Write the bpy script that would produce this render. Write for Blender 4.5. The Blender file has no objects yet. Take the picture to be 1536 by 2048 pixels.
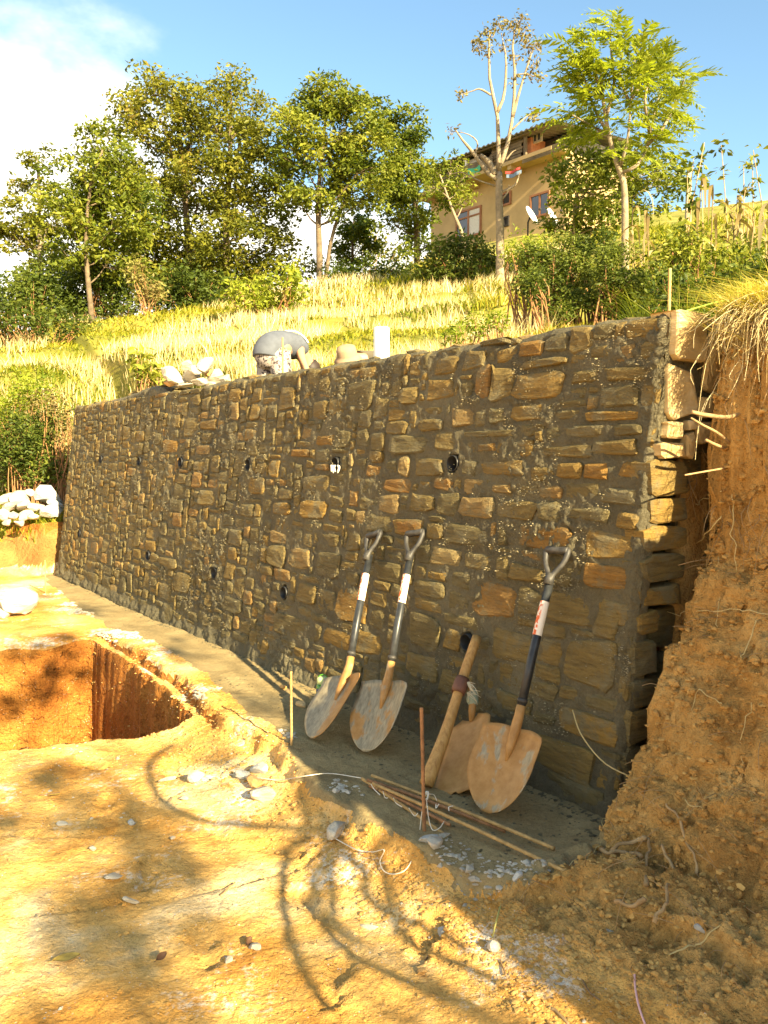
import bpy, bmesh, math, random
import numpy as np
from mathutils import Vector, Matrix
random.seed(7); RNG = np.random.default_rng(11)
S = bpy.context.scene
COL = S.collection
R = math.radians

# ------------------------------------------------------------------ camera, sky, sun, exposure
F = 1657.0; EYE = 1.55; PITCH = math.atan(119 / F)
cd = bpy.data.cameras.new('camera'); cam = bpy.data.objects.new('camera', cd); COL.objects.link(cam)
cd.sensor_fit = 'VERTICAL'; cd.sensor_height = 24; cd.lens = 24 * F / 2048
cd.clip_start = 0.05; cd.clip_end = 2000
cam.location = (0, 0, EYE); cam.rotation_euler = (math.pi / 2 - PITCH, 0, 0)
S.camera = cam
SUN_EL = R(25); SUN_AZ = (0.5844, -0.8115)           # horizontal direction towards the sun
_n = math.hypot(*SUN_AZ); SUN_AZ = (SUN_AZ[0] / _n, SUN_AZ[1] / _n)
SUN = np.array([SUN_AZ[0] * math.cos(SUN_EL), SUN_AZ[1] * math.cos(SUN_EL), math.sin(SUN_EL)])
sl = bpy.data.lights.new('sun', 'SUN'); so = bpy.data.objects.new('sun', sl); COL.objects.link(so)
sl.energy = 5.0; sl.angle = R(0.5); sl.color = (1.0, 0.82, 0.50)
so.rotation_euler = Vector(SUN).to_track_quat('Z', 'Y').to_euler()
W = bpy.data.worlds.new('World'); S.world = W; W.use_nodes = True
def build_world():
    nt = W.node_tree; N = nt.nodes; L = nt.links
    bg = N['Background']; bg.inputs[1].default_value = 0.062
    sky = N.new('ShaderNodeTexSky'); sky.sky_type = 'NISHITA'; sky.sun_disc = False
    sky.sun_elevation = SUN_EL; sky.sun_rotation = math.atan2(SUN_AZ[0], SUN_AZ[1])
    sky.air_density = 1.0; sky.dust_density = 0.6; sky.ozone_density = 1.2
    tc = N.new('ShaderNodeTexCoord'); sep = N.new('ShaderNodeSeparateXYZ')
    L.new(tc.outputs['Generated'], sep.inputs[0])
    # cloud bank low over the horizon, ragged upper edge
    mp = N.new('ShaderNodeMapping'); mp.inputs['Scale'].default_value = (1.6, 1.6, 3.2)
    L.new(tc.outputs['Generated'], mp.inputs[0])
    nz = N.new('ShaderNodeTexNoise'); nz.inputs['Scale'].default_value = 1.5; nz.inputs['Detail'].default_value = 7; nz.inputs['Roughness'].default_value = 0.55
    L.new(mp.outputs[0], nz.inputs[0])
    m1 = N.new('ShaderNodeMath'); m1.operation = 'MULTIPLY_ADD'; m1.inputs[1].default_value = 0.5; m1.inputs[2].default_value = -0.25
    L.new(nz.outputs[0], m1.inputs[0])
    # the bank stands higher to the west (-X)
    m2 = N.new('ShaderNodeMath'); m2.operation = 'MULTIPLY_ADD'; m2.inputs[1].default_value = 0.20; L.new(sep.outputs[0], m2.inputs[0]); L.new(sep.outputs[2], m2.inputs[2])
    m3 = N.new('ShaderNodeMath'); m3.operation = 'ADD'; L.new(m1.outputs[0], m3.inputs[0]); L.new(m2.outputs[0], m3.inputs[1])
    mr = N.new('ShaderNodeMapRange'); mr.interpolation_type = 'SMOOTHSTEP'
    mr.inputs['From Min'].default_value = 0.23; mr.inputs['From Max'].default_value = 0.36; mr.inputs['To Min'].default_value = 1; mr.inputs['To Max'].default_value = 0
    L.new(m3.outputs[0], mr.inputs[0])
    mx = N.new('ShaderNodeMix'); mx.data_type = 'RGBA'; L.new(mr.outputs[0], mx.inputs[0])
    tint = N.new('ShaderNodeMix'); tint.data_type = 'RGBA'; tint.blend_type = 'MULTIPLY'; tint.inputs[0].default_value = 1; tint.inputs[7].default_value = (0.92, 1.04, 0.98, 1)
    L.new(sky.outputs[0], tint.inputs[6]); L.new(tint.outputs[2], mx.inputs[6]); mx.inputs[7].default_value = (7.5, 7.2, 6.3, 1)
    L.new(mx.outputs[2], bg.inputs[0])
build_world()
S.view_settings.view_transform = 'Standard'; S.view_settings.look = 'None'
S.view_settings.gamma = 1; S.view_settings.use_curve_mapping = False
S.view_settings.exposure = 2.26
S.render.engine = 'CYCLES'
S.cycles.max_bounces = 6; S.cycles.diffuse_bounces = 3; S.cycles.transmission_bounces = 4; S.cycles.transparent_max_bounces = 8

# ------------------------------------------------------------------ helpers
def ray(x, y):
    xc = (x - 768) / F; yc = (1024 - y) / F; c, s = math.cos(PITCH), math.sin(PITCH)
    return np.array([xc, c + yc * s, -s + yc * c])
O3 = np.array([0, 0, EYE])
def at_z(x, y, z=0.0):
    d = ray(x, y); return O3 + d * ((z - EYE) / d[2])
def at_y(x, y, Y):
    d = ray(x, y); return O3 + d * (Y / d[1])
C0 = np.array([0.981, 3.401]); DU = np.array([-0.5844, 0.8115]); NW = np.array([-0.8115, -0.5844]); BAT = 0.13
WALL_L, WALL_H = 8.9, 2.15
def uw_xy(u, w):
    return C0[0] + DU[0] * u + NW[0] * w, C0[1] + DU[1] * u + NW[1] * w
def xy_uw(x, y):
    a = x - C0[0]; b = y - C0[1]
    return a * DU[0] + b * DU[1], a * NW[0] + b * NW[1]
def on_wall(x, y, out=0.0):
    d = ray(x, y); N = np.array([NW[0], NW[1], BAT]); C = np.array([C0[0] + NW[0] * out, C0[1] + NW[1] * out, 0])
    return O3 + d * (((C - O3) @ N) / (d @ N))
def wall_uv(x, y):
    P = on_wall(x, y); u, _ = xy_uw(P[0], P[1]); return u, P[2]
def wall_pt(u, v, n=0.0):
    w = -BAT * v + n
    x, y = uw_xy(u, w); return np.array([x, y, v + n * BAT])

def _h(ix, iy, iz):
    n = (ix.astype(np.int64) * 374761393 + iy.astype(np.int64) * 668265263 + iz.astype(np.int64) * 2147483647 + 1274126177) & 0xffffffff
    n = ((n ^ (n >> 13)) * 1274126177) & 0xffffffff
    n = ((n ^ (n >> 16)) * 2246822519) & 0xffffffff
    return ((n ^ (n >> 15)) & 0xffff) / 65535.0
def vnoise(x, y, z=None):
    x = np.asarray(x, float); y = np.asarray(y, float); z = np.zeros_like(x) if z is None else np.asarray(z, float)
    fx, fy, fz = np.floor(x), np.floor(y), np.floor(z)
    a, b, c = x - fx, y - fy, z - fz
    a = a * a * (3 - 2 * a); b = b * b * (3 - 2 * b); c = c * c * (3 - 2 * c)
    o = 0
    for i in (0, 1):
        wa = a if i else 1 - a
        for j in (0, 1):
            wb = b if j else 1 - b
            for k in (0, 1):
                wc = c if k else 1 - c
                o = o + wa * wb * wc * _h(fx + i, fy + j, fz + k)
    return o * 2 - 1
def fbm(x, y, z=None, s=1.0, o=4, g=0.5):
    t = 0; a = 1; n = 0
    for i in range(o):
        t = t + a * vnoise(x * s + 17.3 * i, y * s + 9.1 * i, None if z is None else z * s + 5.7 * i); n += a; a *= g; s *= 2.03
    return t / n
def sst(a, b, x):
    t = np.clip((x - a) / (b - a), 0, 1); return t * t * (3 - 2 * t)

class MB:
    """collects vertices and faces; build() links them as one mesh object"""
    def __init__(s): s.V = []; s.Q = []; s.T = []; s.tint = []; s.n = 0; s.mq = []; s.mt = []
    def add(s, v, q=None, t=None, tint=0.5, m=0):
        v = np.asarray(v, float).reshape(-1, 3)
        if q is not None and len(q): q = np.asarray(q, np.int64).reshape(-1, 4); s.Q.append(q + s.n); s.mq.append(np.full(len(q), m))
        if t is not None and len(t): t = np.asarray(t, np.int64).reshape(-1, 3); s.T.append(t + s.n); s.mt.append(np.full(len(t), m))
        s.V.append(v); s.tint.append(np.broadcast_to(np.asarray(tint, float), (len(v),))); s.n += len(v); return s
    def mesh(s, name, mats, smooth=True):
        me = bpy.data.meshes.new(name)
        V = np.concatenate(s.V); q = np.concatenate(s.Q) if s.Q else np.zeros((0, 4), np.int64); t = np.concatenate(s.T) if s.T else np.zeros((0, 3), np.int64)
        me.vertices.add(len(V)); me.vertices.foreach_set('co', V.astype(np.float32).ravel())
        me.loops.add(q.size + t.size); me.loops.foreach_set('vertex_index', np.concatenate([q.ravel(), t.ravel()]).astype(np.int32))
        me.polygons.add(len(q) + len(t))
        ls = np.concatenate([np.arange(len(q)) * 4, q.size + np.arange(len(t)) * 3]).astype(np.int32)
        me.polygons.foreach_set('loop_start', ls)
        try: me.polygons.foreach_set('loop_total', np.concatenate([np.full(len(q), 4), np.full(len(t), 3)]).astype(np.int32))
        except Exception: pass
        mi = np.concatenate(([*s.mq] or [np.zeros(0)]) + ([*s.mt] or [np.zeros(0)])).astype(np.int32)
        for mm in (mats if isinstance(mats, (list, tuple)) else [mats]): me.materials.append(mm)
        me.polygons.foreach_set('material_index', mi)
        me.polygons.foreach_set('use_smooth', np.full(len(q) + len(t), smooth))
        a = me.attributes.new('tint', 'FLOAT', 'POINT'); a.data.foreach_set('value', np.concatenate(s.tint).astype(np.float32))
        me.update(calc_edges=True); me.validate()
        return me
    def build(s, name, mats, parent=None, smooth=True):
        o = bpy.data.objects.new(name, s.mesh(name, mats, smooth)); COL.objects.link(o)
        if parent is not None: o.parent = parent
        return o
def tag(o, label=None, cat=None, group=None, kind=None):
    if label: o['label'] = label
    if cat: o['category'] = cat
    if group: o['group'] = group
    if kind: o['kind'] = kind
    return o
def empty(name, loc=(0, 0, 0), label=None, cat=None, group=None, rot=None):
    o = bpy.data.objects.new(name, None); COL.objects.link(o); o.location = tuple(float(c) for c in loc); o.empty_display_size = 0.1
    if rot is not None: o.rotation_euler = rot
    return tag(o, label, cat, group)
def rebase(o, root):
    """o was built in world coordinates: hang it under root without moving it"""
    o.parent = root; o.matrix_parent_inverse = root.matrix_basis.inverted() if hasattr(root, 'matrix_basis') else Matrix()
    return o
def wpart(mb, name, mats, root, smooth=True):
    return rebase(mb.build(name, mats, None, smooth), root)

def frame(d):
    d = d / (np.linalg.norm(d) + 1e-9); a = np.array([0, 0, 1.0]) if abs(d[2]) < 0.9 else np.array([1.0, 0, 0])
    x = np.cross(a, d); x /= np.linalg.norm(x); return x, np.cross(d, x)
def tube(mb, pts, rad, sides=6, cap=True, tint=0.5, m=0):
    pts = np.asarray(pts, float); k = len(pts); rad = np.broadcast_to(np.asarray(rad, float), (k,))
    tg = np.gradient(pts, axis=0); x, y = frame(tg[0]); V = []
    an = np.arange(sides) * 2 * math.pi / sides
    for i in range(k):
        d = tg[i] / (np.linalg.norm(tg[i]) + 1e-9)
        x = x - d * (x @ d); x /= np.linalg.norm(x) + 1e-9; y = np.cross(d, x)
        V.append(pts[i] + rad[i] * (np.cos(an)[:, None] * x + np.sin(an)[:, None] * y))
    V = np.concatenate(V); q = []
    for i in range(k - 1):
        for j in range(sides):
            a = i * sides + j; b = i * sides + (j + 1) % sides
            q.append((a, b, b + sides, a + sides))
    t = []
    if cap:
        V = np.concatenate([V, pts[:1], pts[-1:]]); c0 = k * sides
        for j in range(sides):
            t.append((c0, (j + 1) % sides, j)); t.append((c0 + 1, (k - 1) * sides + j, (k - 1) * sides + (j + 1) % sides))
    mb.add(V, q, t, tint, m); return mb
def box(mb, o, ax, ay, az, tint=0.5, m=0):
    """box from corner o along three edge vectors"""
    o, ax, ay, az = (np.asarray(v, float) for v in (o, ax, ay, az))
    V = [o, o + ax, o + ax + ay, o + ay]; V = V + [v + az for v in V]
    mb.add(V, [(0, 3, 2, 1), (4, 5, 6, 7), (0, 1, 5, 4), (1, 2, 6, 5), (2, 3, 7, 6), (3, 0, 4, 7)], None, tint, m); return mb
def lathe(mb, prof, sides=20, axis=None, o=(0, 0, 0), tint=0.5, m=0):
    an = np.arange(sides) * 2 * math.pi / sides; V = []
    for r, z in prof: V.append(np.stack([r * np.cos(an), r * np.sin(an), np.full(sides, z)], 1))
    V = np.concatenate(V)
    if axis is not None:
        d = np.asarray(axis, float); d /= np.linalg.norm(d); x, y = frame(d); V = V[:, :1] * x + V[:, 1:2] * y + V[:, 2:] * d
    q = [(i * sides + j, i * sides + (j + 1) % sides, (i + 1) * sides + (j + 1) % sides, (i + 1) * sides + j) for i in range(len(prof) - 1) for j in range(sides)]
    mb.add(V + np.asarray(o, float), q, None, tint, m); return mb
def curve_pts(P, n):
    """Catmull-Rom through control points"""
    P = np.asarray(P, float); P = np.concatenate([[2 * P[0] - P[1]], P, [2 * P[-1] - P[-2]]]); o = []
    k = len(P) - 3
    for i in range(n):
        t = i / (n - 1) * k; j = min(int(t), k - 1); t -= j
        a, b, c, d = P[j:j + 4]
        o.append(0.5 * (2 * b + (c - a) * t + (2 * a - 5 * b + 4 * c - d) * t * t + (3 * b - a - 3 * c + d) * t ** 3))
    return np.array(o)

_ICO = None
def ico(sub=1):
    bm = bmesh.new(); bmesh.ops.create_icosphere(bm, subdivisions=sub, radius=1)
    v = np.array([x.co[:] for x in bm.verts]); f = np.array([[y.index for y in x.verts] for x in bm.faces]); bm.free(); return v, f
ICO1 = ico(1); ICO2 = ico(2); ICO3 = ico(3)
def rock_verts(rad, seed, sub=ICO2, facets=9, sharp=0.8):
    """an angular boulder: sphere cut by random planes"""
    g = np.random.default_rng(seed); v = sub[0].copy()
    for _ in range(facets):
        n = g.normal(size=3); n /= np.linalg.norm(n); d = g.uniform(0.42, 0.82)
        e = v @ n - d; v = v - np.where(e > 0, e * sharp, 0)[:, None] * n
    v = v * np.asarray(rad); v += 0.05 * np.mean(rad) * np.stack([fbm(v[:, 0] * 9 + seed, v[:, 1] * 9, v[:, 2] * 9 + k * 7, o=2) for k in range(3)], 1)
    return v
def rotm(rx, ry, rz): return np.array(Matrix.Rotation(rz, 3, 'Z') @ Matrix.Rotation(ry, 3, 'Y') @ Matrix.Rotation(rx, 3, 'X'))

# ------------------------------------------------------------------ materials
def ramp(N, L, src, stops):
    r = N.new('ShaderNodeValToRGB'); e = r.color_ramp.elements
    while len(e) < len(stops): e.new(0.5)
    for k, (p, c) in enumerate(stops): e[k].position = p; e[k].color = (*c, 1)
    L.new(src, r.inputs[0]); return r.outputs[0]
def noise(N, L, vec, scale, detail=4, rough=0.55, dist=0.0):
    n = N.new('ShaderNodeTexNoise'); n.inputs['Scale'].default_value = scale; n.inputs['Detail'].default_value = detail
    n.inputs['Roughness'].default_value = rough; n.inputs['Distortion'].default_value = dist
    L.new(vec, n.inputs['Vector']); return n.outputs[0]
def mixc(N, L, f, a, b, mode='MIX'):
    m = N.new('ShaderNodeMix'); m.data_type = 'RGBA'; m.blend_type = mode
    for s, v in ((0, f), (6, a), (7, b)):
        if hasattr(v, 'is_linked') or hasattr(v, 'links'): L.new(v, m.inputs[s])
        elif s == 0: m.inputs[0].default_value = v
        else: m.inputs[s].default_value = (*v, 1)
    return m.outputs[2]
def new_mat(name):
    m = bpy.data.materials.new(name); m.use_nodes = True; nt = m.node_tree; N, L = nt.nodes, nt.links
    b = N['Principled BSDF']; b.inputs['Roughness'].default_value = 0.9; b.inputs['Specular IOR Level'].default_value = 0.25
    return m, N, L, b
def geo_pos(N, scale=None):
    g = N.new('ShaderNodeNewGeometry'); return g.outputs['Position']
def scaled(N, L, vec, s, rot=(0, 0, 0)):
    m = N.new('ShaderNodeMapping'); m.inputs['Scale'].default_value = s; m.inputs['Rotation'].default_value = rot; L.new(vec, m.inputs[0]); return m.outputs[0]
def bump(N, L, b, h, strength, dist, prev=None):
    n = N.new('ShaderNodeBump'); n.inputs['Strength'].default_value = strength; n.inputs['Distance'].default_value = dist
    L.new(h, n.inputs['Height'])
    if prev is not None: L.new(prev, n.inputs['Normal'])
    L.new(n.outputs[0], b.inputs['Normal']); return n.outputs[0]
def attr(N, name='tint'):
    a = N.new('ShaderNodeAttribute'); a.attribute_name = name; return a.outputs['Fac']

def earth(name, stops, patch=None, patch_at=(0.62, 0.72), scale=1.3, bumps=((45, .5, .012), (170, .5, .004)), speck=None):
    m, N, L, b = new_mat(name); p = geo_pos(N)
    n1 = noise(N, L, p, scale, 8, 0.62, 0.3)
    c = ramp(N, L, n1, stops)
    n2 = noise(N, L, p, 48, 6, 0.8); c = mixc(N, L, 0.5, c, ramp(N, L, n2, [(0.34, (0.42, 0.36, 0.28)), (0.52, (0.95, 0.94, 0.92)), (0.7, (1.1, 1.1, 1.1))]), 'MULTIPLY')
    if patch:
        n3 = noise(N, L, p, 2.1, 7, 0.65); mk = ramp(N, L, mixc(N, L, .32, n3, noise(N, L, p, 34, 4, .7)), [(patch_at[0], (0, 0, 0)), (patch_at[1], (1, 1, 1))])
        c = mixc(N, L, mk, c, patch)
    if speck:
        v = N.new('ShaderNodeTexVoronoi'); v.inputs['Scale'].default_value = 55; L.new(p, v.inputs['Vector'])
        mk = ramp(N, L, v.outputs['Distance'], [(0.10, (1, 1, 1)), (0.2, (0, 0, 0))]); mk2 = ramp(N, L, noise(N, L, p, 14, 2), [(0.5, (0, 0, 0)), (0.65, (1, 1, 1))])
        c = mixc(N, L, mixc(N, L, 1.0, mk, mk2, 'MULTIPLY'), c, speck)
    L.new(c, b.inputs['Base Color']); pr = None
    for s, st, d in bumps: pr = bump(N, L, b, noise(N, L, p, s, 4, 0.65), st, d, pr)
    return m
M = {}
M['dirt'] = earth('sandy_earth', [(0.30, (0.44, 0.175, 0.03)), (0.40, (0.63, 0.31, 0.06)), (0.52, (0.76, 0.45, 0.13)), (0.64, (0.86, 0.66, 0.36))], (0.84, 0.79, 0.66), (0.55, 0.66), speck=(0.7, 0.66, 0.58), bumps=((9, .6, .05), (38, .8, .02), (150, .9, .006)))  # white patches: lime, plus glare of sunlit spots put into the colour
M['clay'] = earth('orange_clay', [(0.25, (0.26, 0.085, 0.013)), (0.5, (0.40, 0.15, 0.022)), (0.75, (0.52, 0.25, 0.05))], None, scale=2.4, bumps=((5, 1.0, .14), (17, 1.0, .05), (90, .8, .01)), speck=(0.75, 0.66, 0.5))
M['mud'] = earth('cement_mud', [(0.3, (0.22, 0.16, 0.07)), (0.55, (0.33, 0.25, 0.115)), (0.8, (0.42, 0.33, 0.165))], None, scale=3, bumps=((30, .5, .012), (120, .7, .006)))
M['bank'] = earth('bank_soil', [(0.25, (0.32, 0.165, 0.04)), (0.5, (0.50, 0.285, 0.08)), (0.75, (0.62, 0.41, 0.15))], (0.42, 0.34, 0.2), (0.62, 0.75), scale=3.2, bumps=((26, .9, .03), (80, .8, .012)))
M['mound'] = earth('brown_mound_soil', [(0.3, (0.17, 0.085, 0.022)), (0.55, (0.30, 0.16, 0.045)), (0.75, (0.36, 0.24, 0.07))], None, scale=2.5, bumps=((12, .9, .05), (60, .8, .012)))
M['hill'] = earth('hill_turf', [(0.3, (0.12, 0.13, 0.015)), (0.5, (0.21, 0.20, 0.03)), (0.7, (0.36, 0.28, 0.07))], None, scale=0.7)
M['clod'] = earth('earth_clod', [(0.3, (0.36, 0.19, 0.05)), (0.6, (0.56, 0.35, 0.11))], None, scale=6, bumps=((60, .6, .008),))

def m_mortar():
    m, N, L, b = new_mat('damp_mortar'); p = geo_pos(N)
    c = ramp(N, L, noise(N, L, p, 2.2, 6, 0.6), [(0.3, (0.115, 0.10, 0.056)), (0.55, (0.18, 0.157, 0.088)), (0.8, (0.26, 0.23, 0.135))])
    c = mixc(N, L, 0.5, c, ramp(N, L, noise(N, L, p, 90, 3, 0.7), [(0.3, (0.55, 0.52, 0.45)), (0.7, (1.15, 1.1, 1.0))]), 'MULTIPLY')
    L.new(c, b.inputs['Base Color']); b.inputs['Roughness'].default_value = 0.75; b.inputs['Specular IOR Level'].default_value = 0.35
    pr = bump(N, L, b, noise(N, L, p, 24, 6, 0.75), 1.0, 0.03); bump(N, L, b, noise(N, L, p, 95, 4, 0.75), 1.0, 0.014, pr)
    return m
M['mortar'] = m_mortar()
def m_rock(name, a, bcol, cc, bs=.6):
    m, N, L, b = new_mat(name); p = geo_pos(N)
    c = ramp(N, L, noise(N, L, p, 5, 6, 0.6), [(0.3, a), (0.55, bcol), (0.8, cc)]); L.new(c, b.inputs['Base Color'])
    pr = bump(N, L, b, noise(N, L, scaled(N, L, p, (1, 1, 3)), 11, 5, 0.6), bs, 0.03); bump(N, L, b, noise(N, L, p, 90, 3), 0.4, 0.004, pr); return m
def m_stone(name='schist_stone'):
    m, N, L, b = new_mat(name); p = geo_pos(N)
    t = attr(N)
    c = ramp(N, L, t, [(0.0, (0.135, 0.115, 0.05)), (0.25, (0.18, 0.142, 0.052)), (0.45, (0.225, 0.16, 0.046)), (0.65, (0.275, 0.172, 0.036)), (0.85, (0.275, 0.148, 0.03)), (1.0, (0.31, 0.24, 0.10))])
    st = scaled(N, L, p, (5, 5, 34), (0.12, 0.1, 0))
    layer = noise(N, L, st, 1.6, 6, 0.65, 0.5)
    c = mixc(N, L, 0.75, c, ramp(N, L, layer, [(0.28, (0.42, 0.38, 0.33)), (0.5, (0.9, 0.85, 0.75)), (0.75, (1.3, 1.2, 1.05))]), 'MULTIPLY')
    c = mixc(N, L, ramp(N, L, noise(N, L, p, 7, 6, 0.65), [(0.50, (0, 0, 0)), (0.62, (0.8, 0.8, 0.8))]), c, (0.18, 0.155, 0.08))
    L.new(c, b.inputs['Base Color']); b.inputs['Roughness'].default_value = 0.7; b.inputs['Specular IOR Level'].default_value = 0.35
    pr = bump(N, L, b, layer, 1.0, 0.03); bump(N, L, b, noise(N, L, p, 60, 5, 0.75), 0.9, 0.012, pr)
    return m
M['stone'] = m_stone(); M['palestone'] = m_rock('pale_corner_stone', (0.34, 0.22, 0.08), (0.56, 0.42, 0.20), (0.66, 0.56, 0.36), .35)  # second stone is a paler copy with sunlight put into its colour
M['rock'] = m_rock('pale_quarry_rock', (0.30, 0.26, 0.19), (0.48, 0.43, 0.33), (0.62, 0.57, 0.46))
M['rockgrey'] = m_rock('grey_rock', (0.24, 0.24, 0.22), (0.40, 0.40, 0.36), (0.55, 0.54, 0.48))
M['rockorange'] = m_rock('clay_coated_rock', (0.42, 0.22, 0.06), (0.55, 0.33, 0.12), (0.62, 0.5, 0.3))

def simple(name, col, rough=0.6, metal=0.0, var=0.25, scale=12, bmp=0.0, spec=0.4):
    m, N, L, b = new_mat(name); p = geo_pos(N)
    k = tuple(min(1.0, x * (1 + var)) for x in col); d = tuple(x * (1 - var) for x in col)
    L.new(ramp(N, L, noise(N, L, p, scale, 5, 0.6), [(0.3, d), (0.7, k)]), b.inputs['Base Color'])
    b.inputs['Roughness'].default_value = rough; b.inputs['Metallic'].default_value = metal; b.inputs['Specular IOR Level'].default_value = spec
    if bmp: bump(N, L, b, noise(N, L, p, scale * 5, 3), 0.5, bmp)
    return m
def leafmat(name, stops, trans=0.35, rough=0.55):
    m, N, L, b = new_mat(name); t = attr(N)
    c = ramp(N, L, t, stops); L.new(c, b.inputs['Base Color']); b.inputs['Roughness'].default_value = rough
    tr = N.new('ShaderNodeBsdfTranslucent'); L.new(mixc(N, L, 1.0, c, (1.25, 1.3, 0.6), 'MULTIPLY'), tr.inputs[0])
    mx = N.new('ShaderNodeMixShader'); mx.inputs[0].default_value = trans; L.new(b.outputs[0], mx.inputs[1]); L.new(tr.outputs[0], mx.inputs[2])
    L.new(mx.outputs[0], N['Material Output'].inputs[0]); return m
M['leaf_tree'] = leafmat('leaf_alder', [(0, (0.05, 0.08, 0.008)), (0.5, (0.14, 0.17, 0.015)), (1, (0.26, 0.26, 0.03))])
M['leaf_olive'] = leafmat('leaf_olive', [(0, (0.07, 0.085, 0.009)), (0.5, (0.17, 0.175, 0.016)), (0.88, (0.215, 0.205, 0.024)), (1, (0.24, 0.17, 0.035))])
M['leaf_bushy'] = leafmat('leaf_bushy', [(0, (0.07, 0.10, 0.012)), (0.5, (0.15, 0.18, 0.02)), (1, (0.27, 0.28, 0.04))], 0.4)
M['leaf_dark'] = leafmat('leaf_dark', [(0, (0.03, 0.05, 0.007)), (0.5, (0.07, 0.10, 0.012)), (1, (0.15, 0.175, 0.025))])
M['leaf_bright'] = leafmat('leaf_bright', [(0, (0.12, 0.17, 0.014)), (0.5, (0.25, 0.29, 0.024)), (1, (0.38, 0.39, 0.05))], 0.45)
M['leaf_dry'] = leafmat('leaf_dry', [(0, (0.11, 0.085, 0.03)), (0.6, (0.20, 0.16, 0.05)), (1, (0.22, 0.21, 0.05))], 0.25)
M['grass'] = leafmat('grass_blade', [(0, (0.11, 0.15, 0.010)), (0.4, (0.27, 0.27, 0.02)), (0.7, (0.46, 0.38, 0.05)), (1, (0.68, 0.57, 0.22))], 0.4)
M['straw'] = leafmat('dry_straw', [(0, (0.42, 0.31, 0.12)), (0.5, (0.62, 0.50, 0.24)), (1, (0.78, 0.70, 0.46))], 0.3)
M['maize'] = leafmat('dry_maize_leaf', [(0, (0.16, 0.11, 0.04)), (0.5, (0.30, 0.22, 0.09)), (1, (0.46, 0.37, 0.18))], 0.3)
M['bark'] = simple('bark_brown', (0.13, 0.095, 0.055), 0.9, var=0.45, scale=9, bmp=0.02)
M['barkpale'] = simple('bark_pale', (0.24, 0.19, 0.12), 0.9, var=0.4, scale=7, bmp=0.02)
M['root'] = simple('root_wood', (0.33, 0.22, 0.10), 0.85, var=0.35, scale=14, bmp=0.006)
M['twig'] = simple('red_brown_twig', (0.30, 0.15, 0.06), 0.85, var=0.3)

# ------------------------------------------------------------------ terrain heights (u along the wall, w out from its face)
EDGE_U = [-2, -0.3, 0.0, 0.6, 1.2, 1.7, 2.2, 3.2, 4.1, 5.2, 6.0, 7.5, 9.2, 20]
EDGE_W = [0.45, 0.55, 0.78, 0.84, 0.80, 0.70, 0.76, 0.62, 0.56, 0.62, 0.60, 0.50, 0.30, 0.3]
def ledge_edge(u): return np.interp(u, EDGE_U, EDGE_W)
def hill_h(X, Y):
    u, w = xy_uw(X, Y)
    q = np.maximum(-w - 0.4, 0)
    h = EYE + 0.6 + 0.15 * q + 0.27 * np.clip(Y - 10, 0, 8) + 0.17 * np.maximum(Y - 18, 0) - (0.28 + 0.32 * sst(2, -6, X)) * sst(8.5, 14, Y) * sst(6, 3, X) * .62
    # terrace steps
    t = (h - 2.0) / 0.62; h = 2.0 + 0.62 * (np.floor(t) + 0.35 * (t - np.floor(t)) + 0.65 * sst(0.62, 0.98, t - np.floor(t)))
    cy = 20 + 34 * sst(0.3, 2.0, X - 0.02 * (Y - 20))
    over = np.maximum(Y - cy, 0)
    return h - np.minimum(over * 0.45, 1e9) * 1.0 - np.minimum(over, 30) * 0.1 + 0.10 * fbm(X, Y, s=0.8, o=3)
# bank profile at its near corner: (w, z) from silhouette
BANK_W = np.array([-1.3, -0.53, -0.43, -0.415, -0.41, -0.405, -0.385, -0.285, -0.12, -0.035, 0.0, 0.16, 0.24, 0.30, 0.60])
BANK_Z = np.array([2.25, 2.16, 2.07, 1.90, 1.65, 1.40, 1.13, 0.92, 0.73, 0.52, 0.38, 0.21, 0.10, 0.0, -0.12])
PRINTS = [(-.62, 2.75, 1.9), (-.30, 3.05, 2.2), (-.95, 3.25, 1.7), (-.75, 3.65, 2.1), (-1.35, 3.9, 1.6), (-1.15, 4.35, 1.9), (-.15, 2.55, 1.4), (-.45, 3.45, 2.6), (-1.6, 4.45, 2.4), (.15, 2.75, 1.2)]
SCRAPES = [(-.55, 3.2, .6, .9), (-1.1, 3.0, .4, .7), (-.9, 4.2, 1.0, .8), (-.2, 2.9, 2.2, .6), (-1.5, 3.6, .2, .8)]
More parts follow.
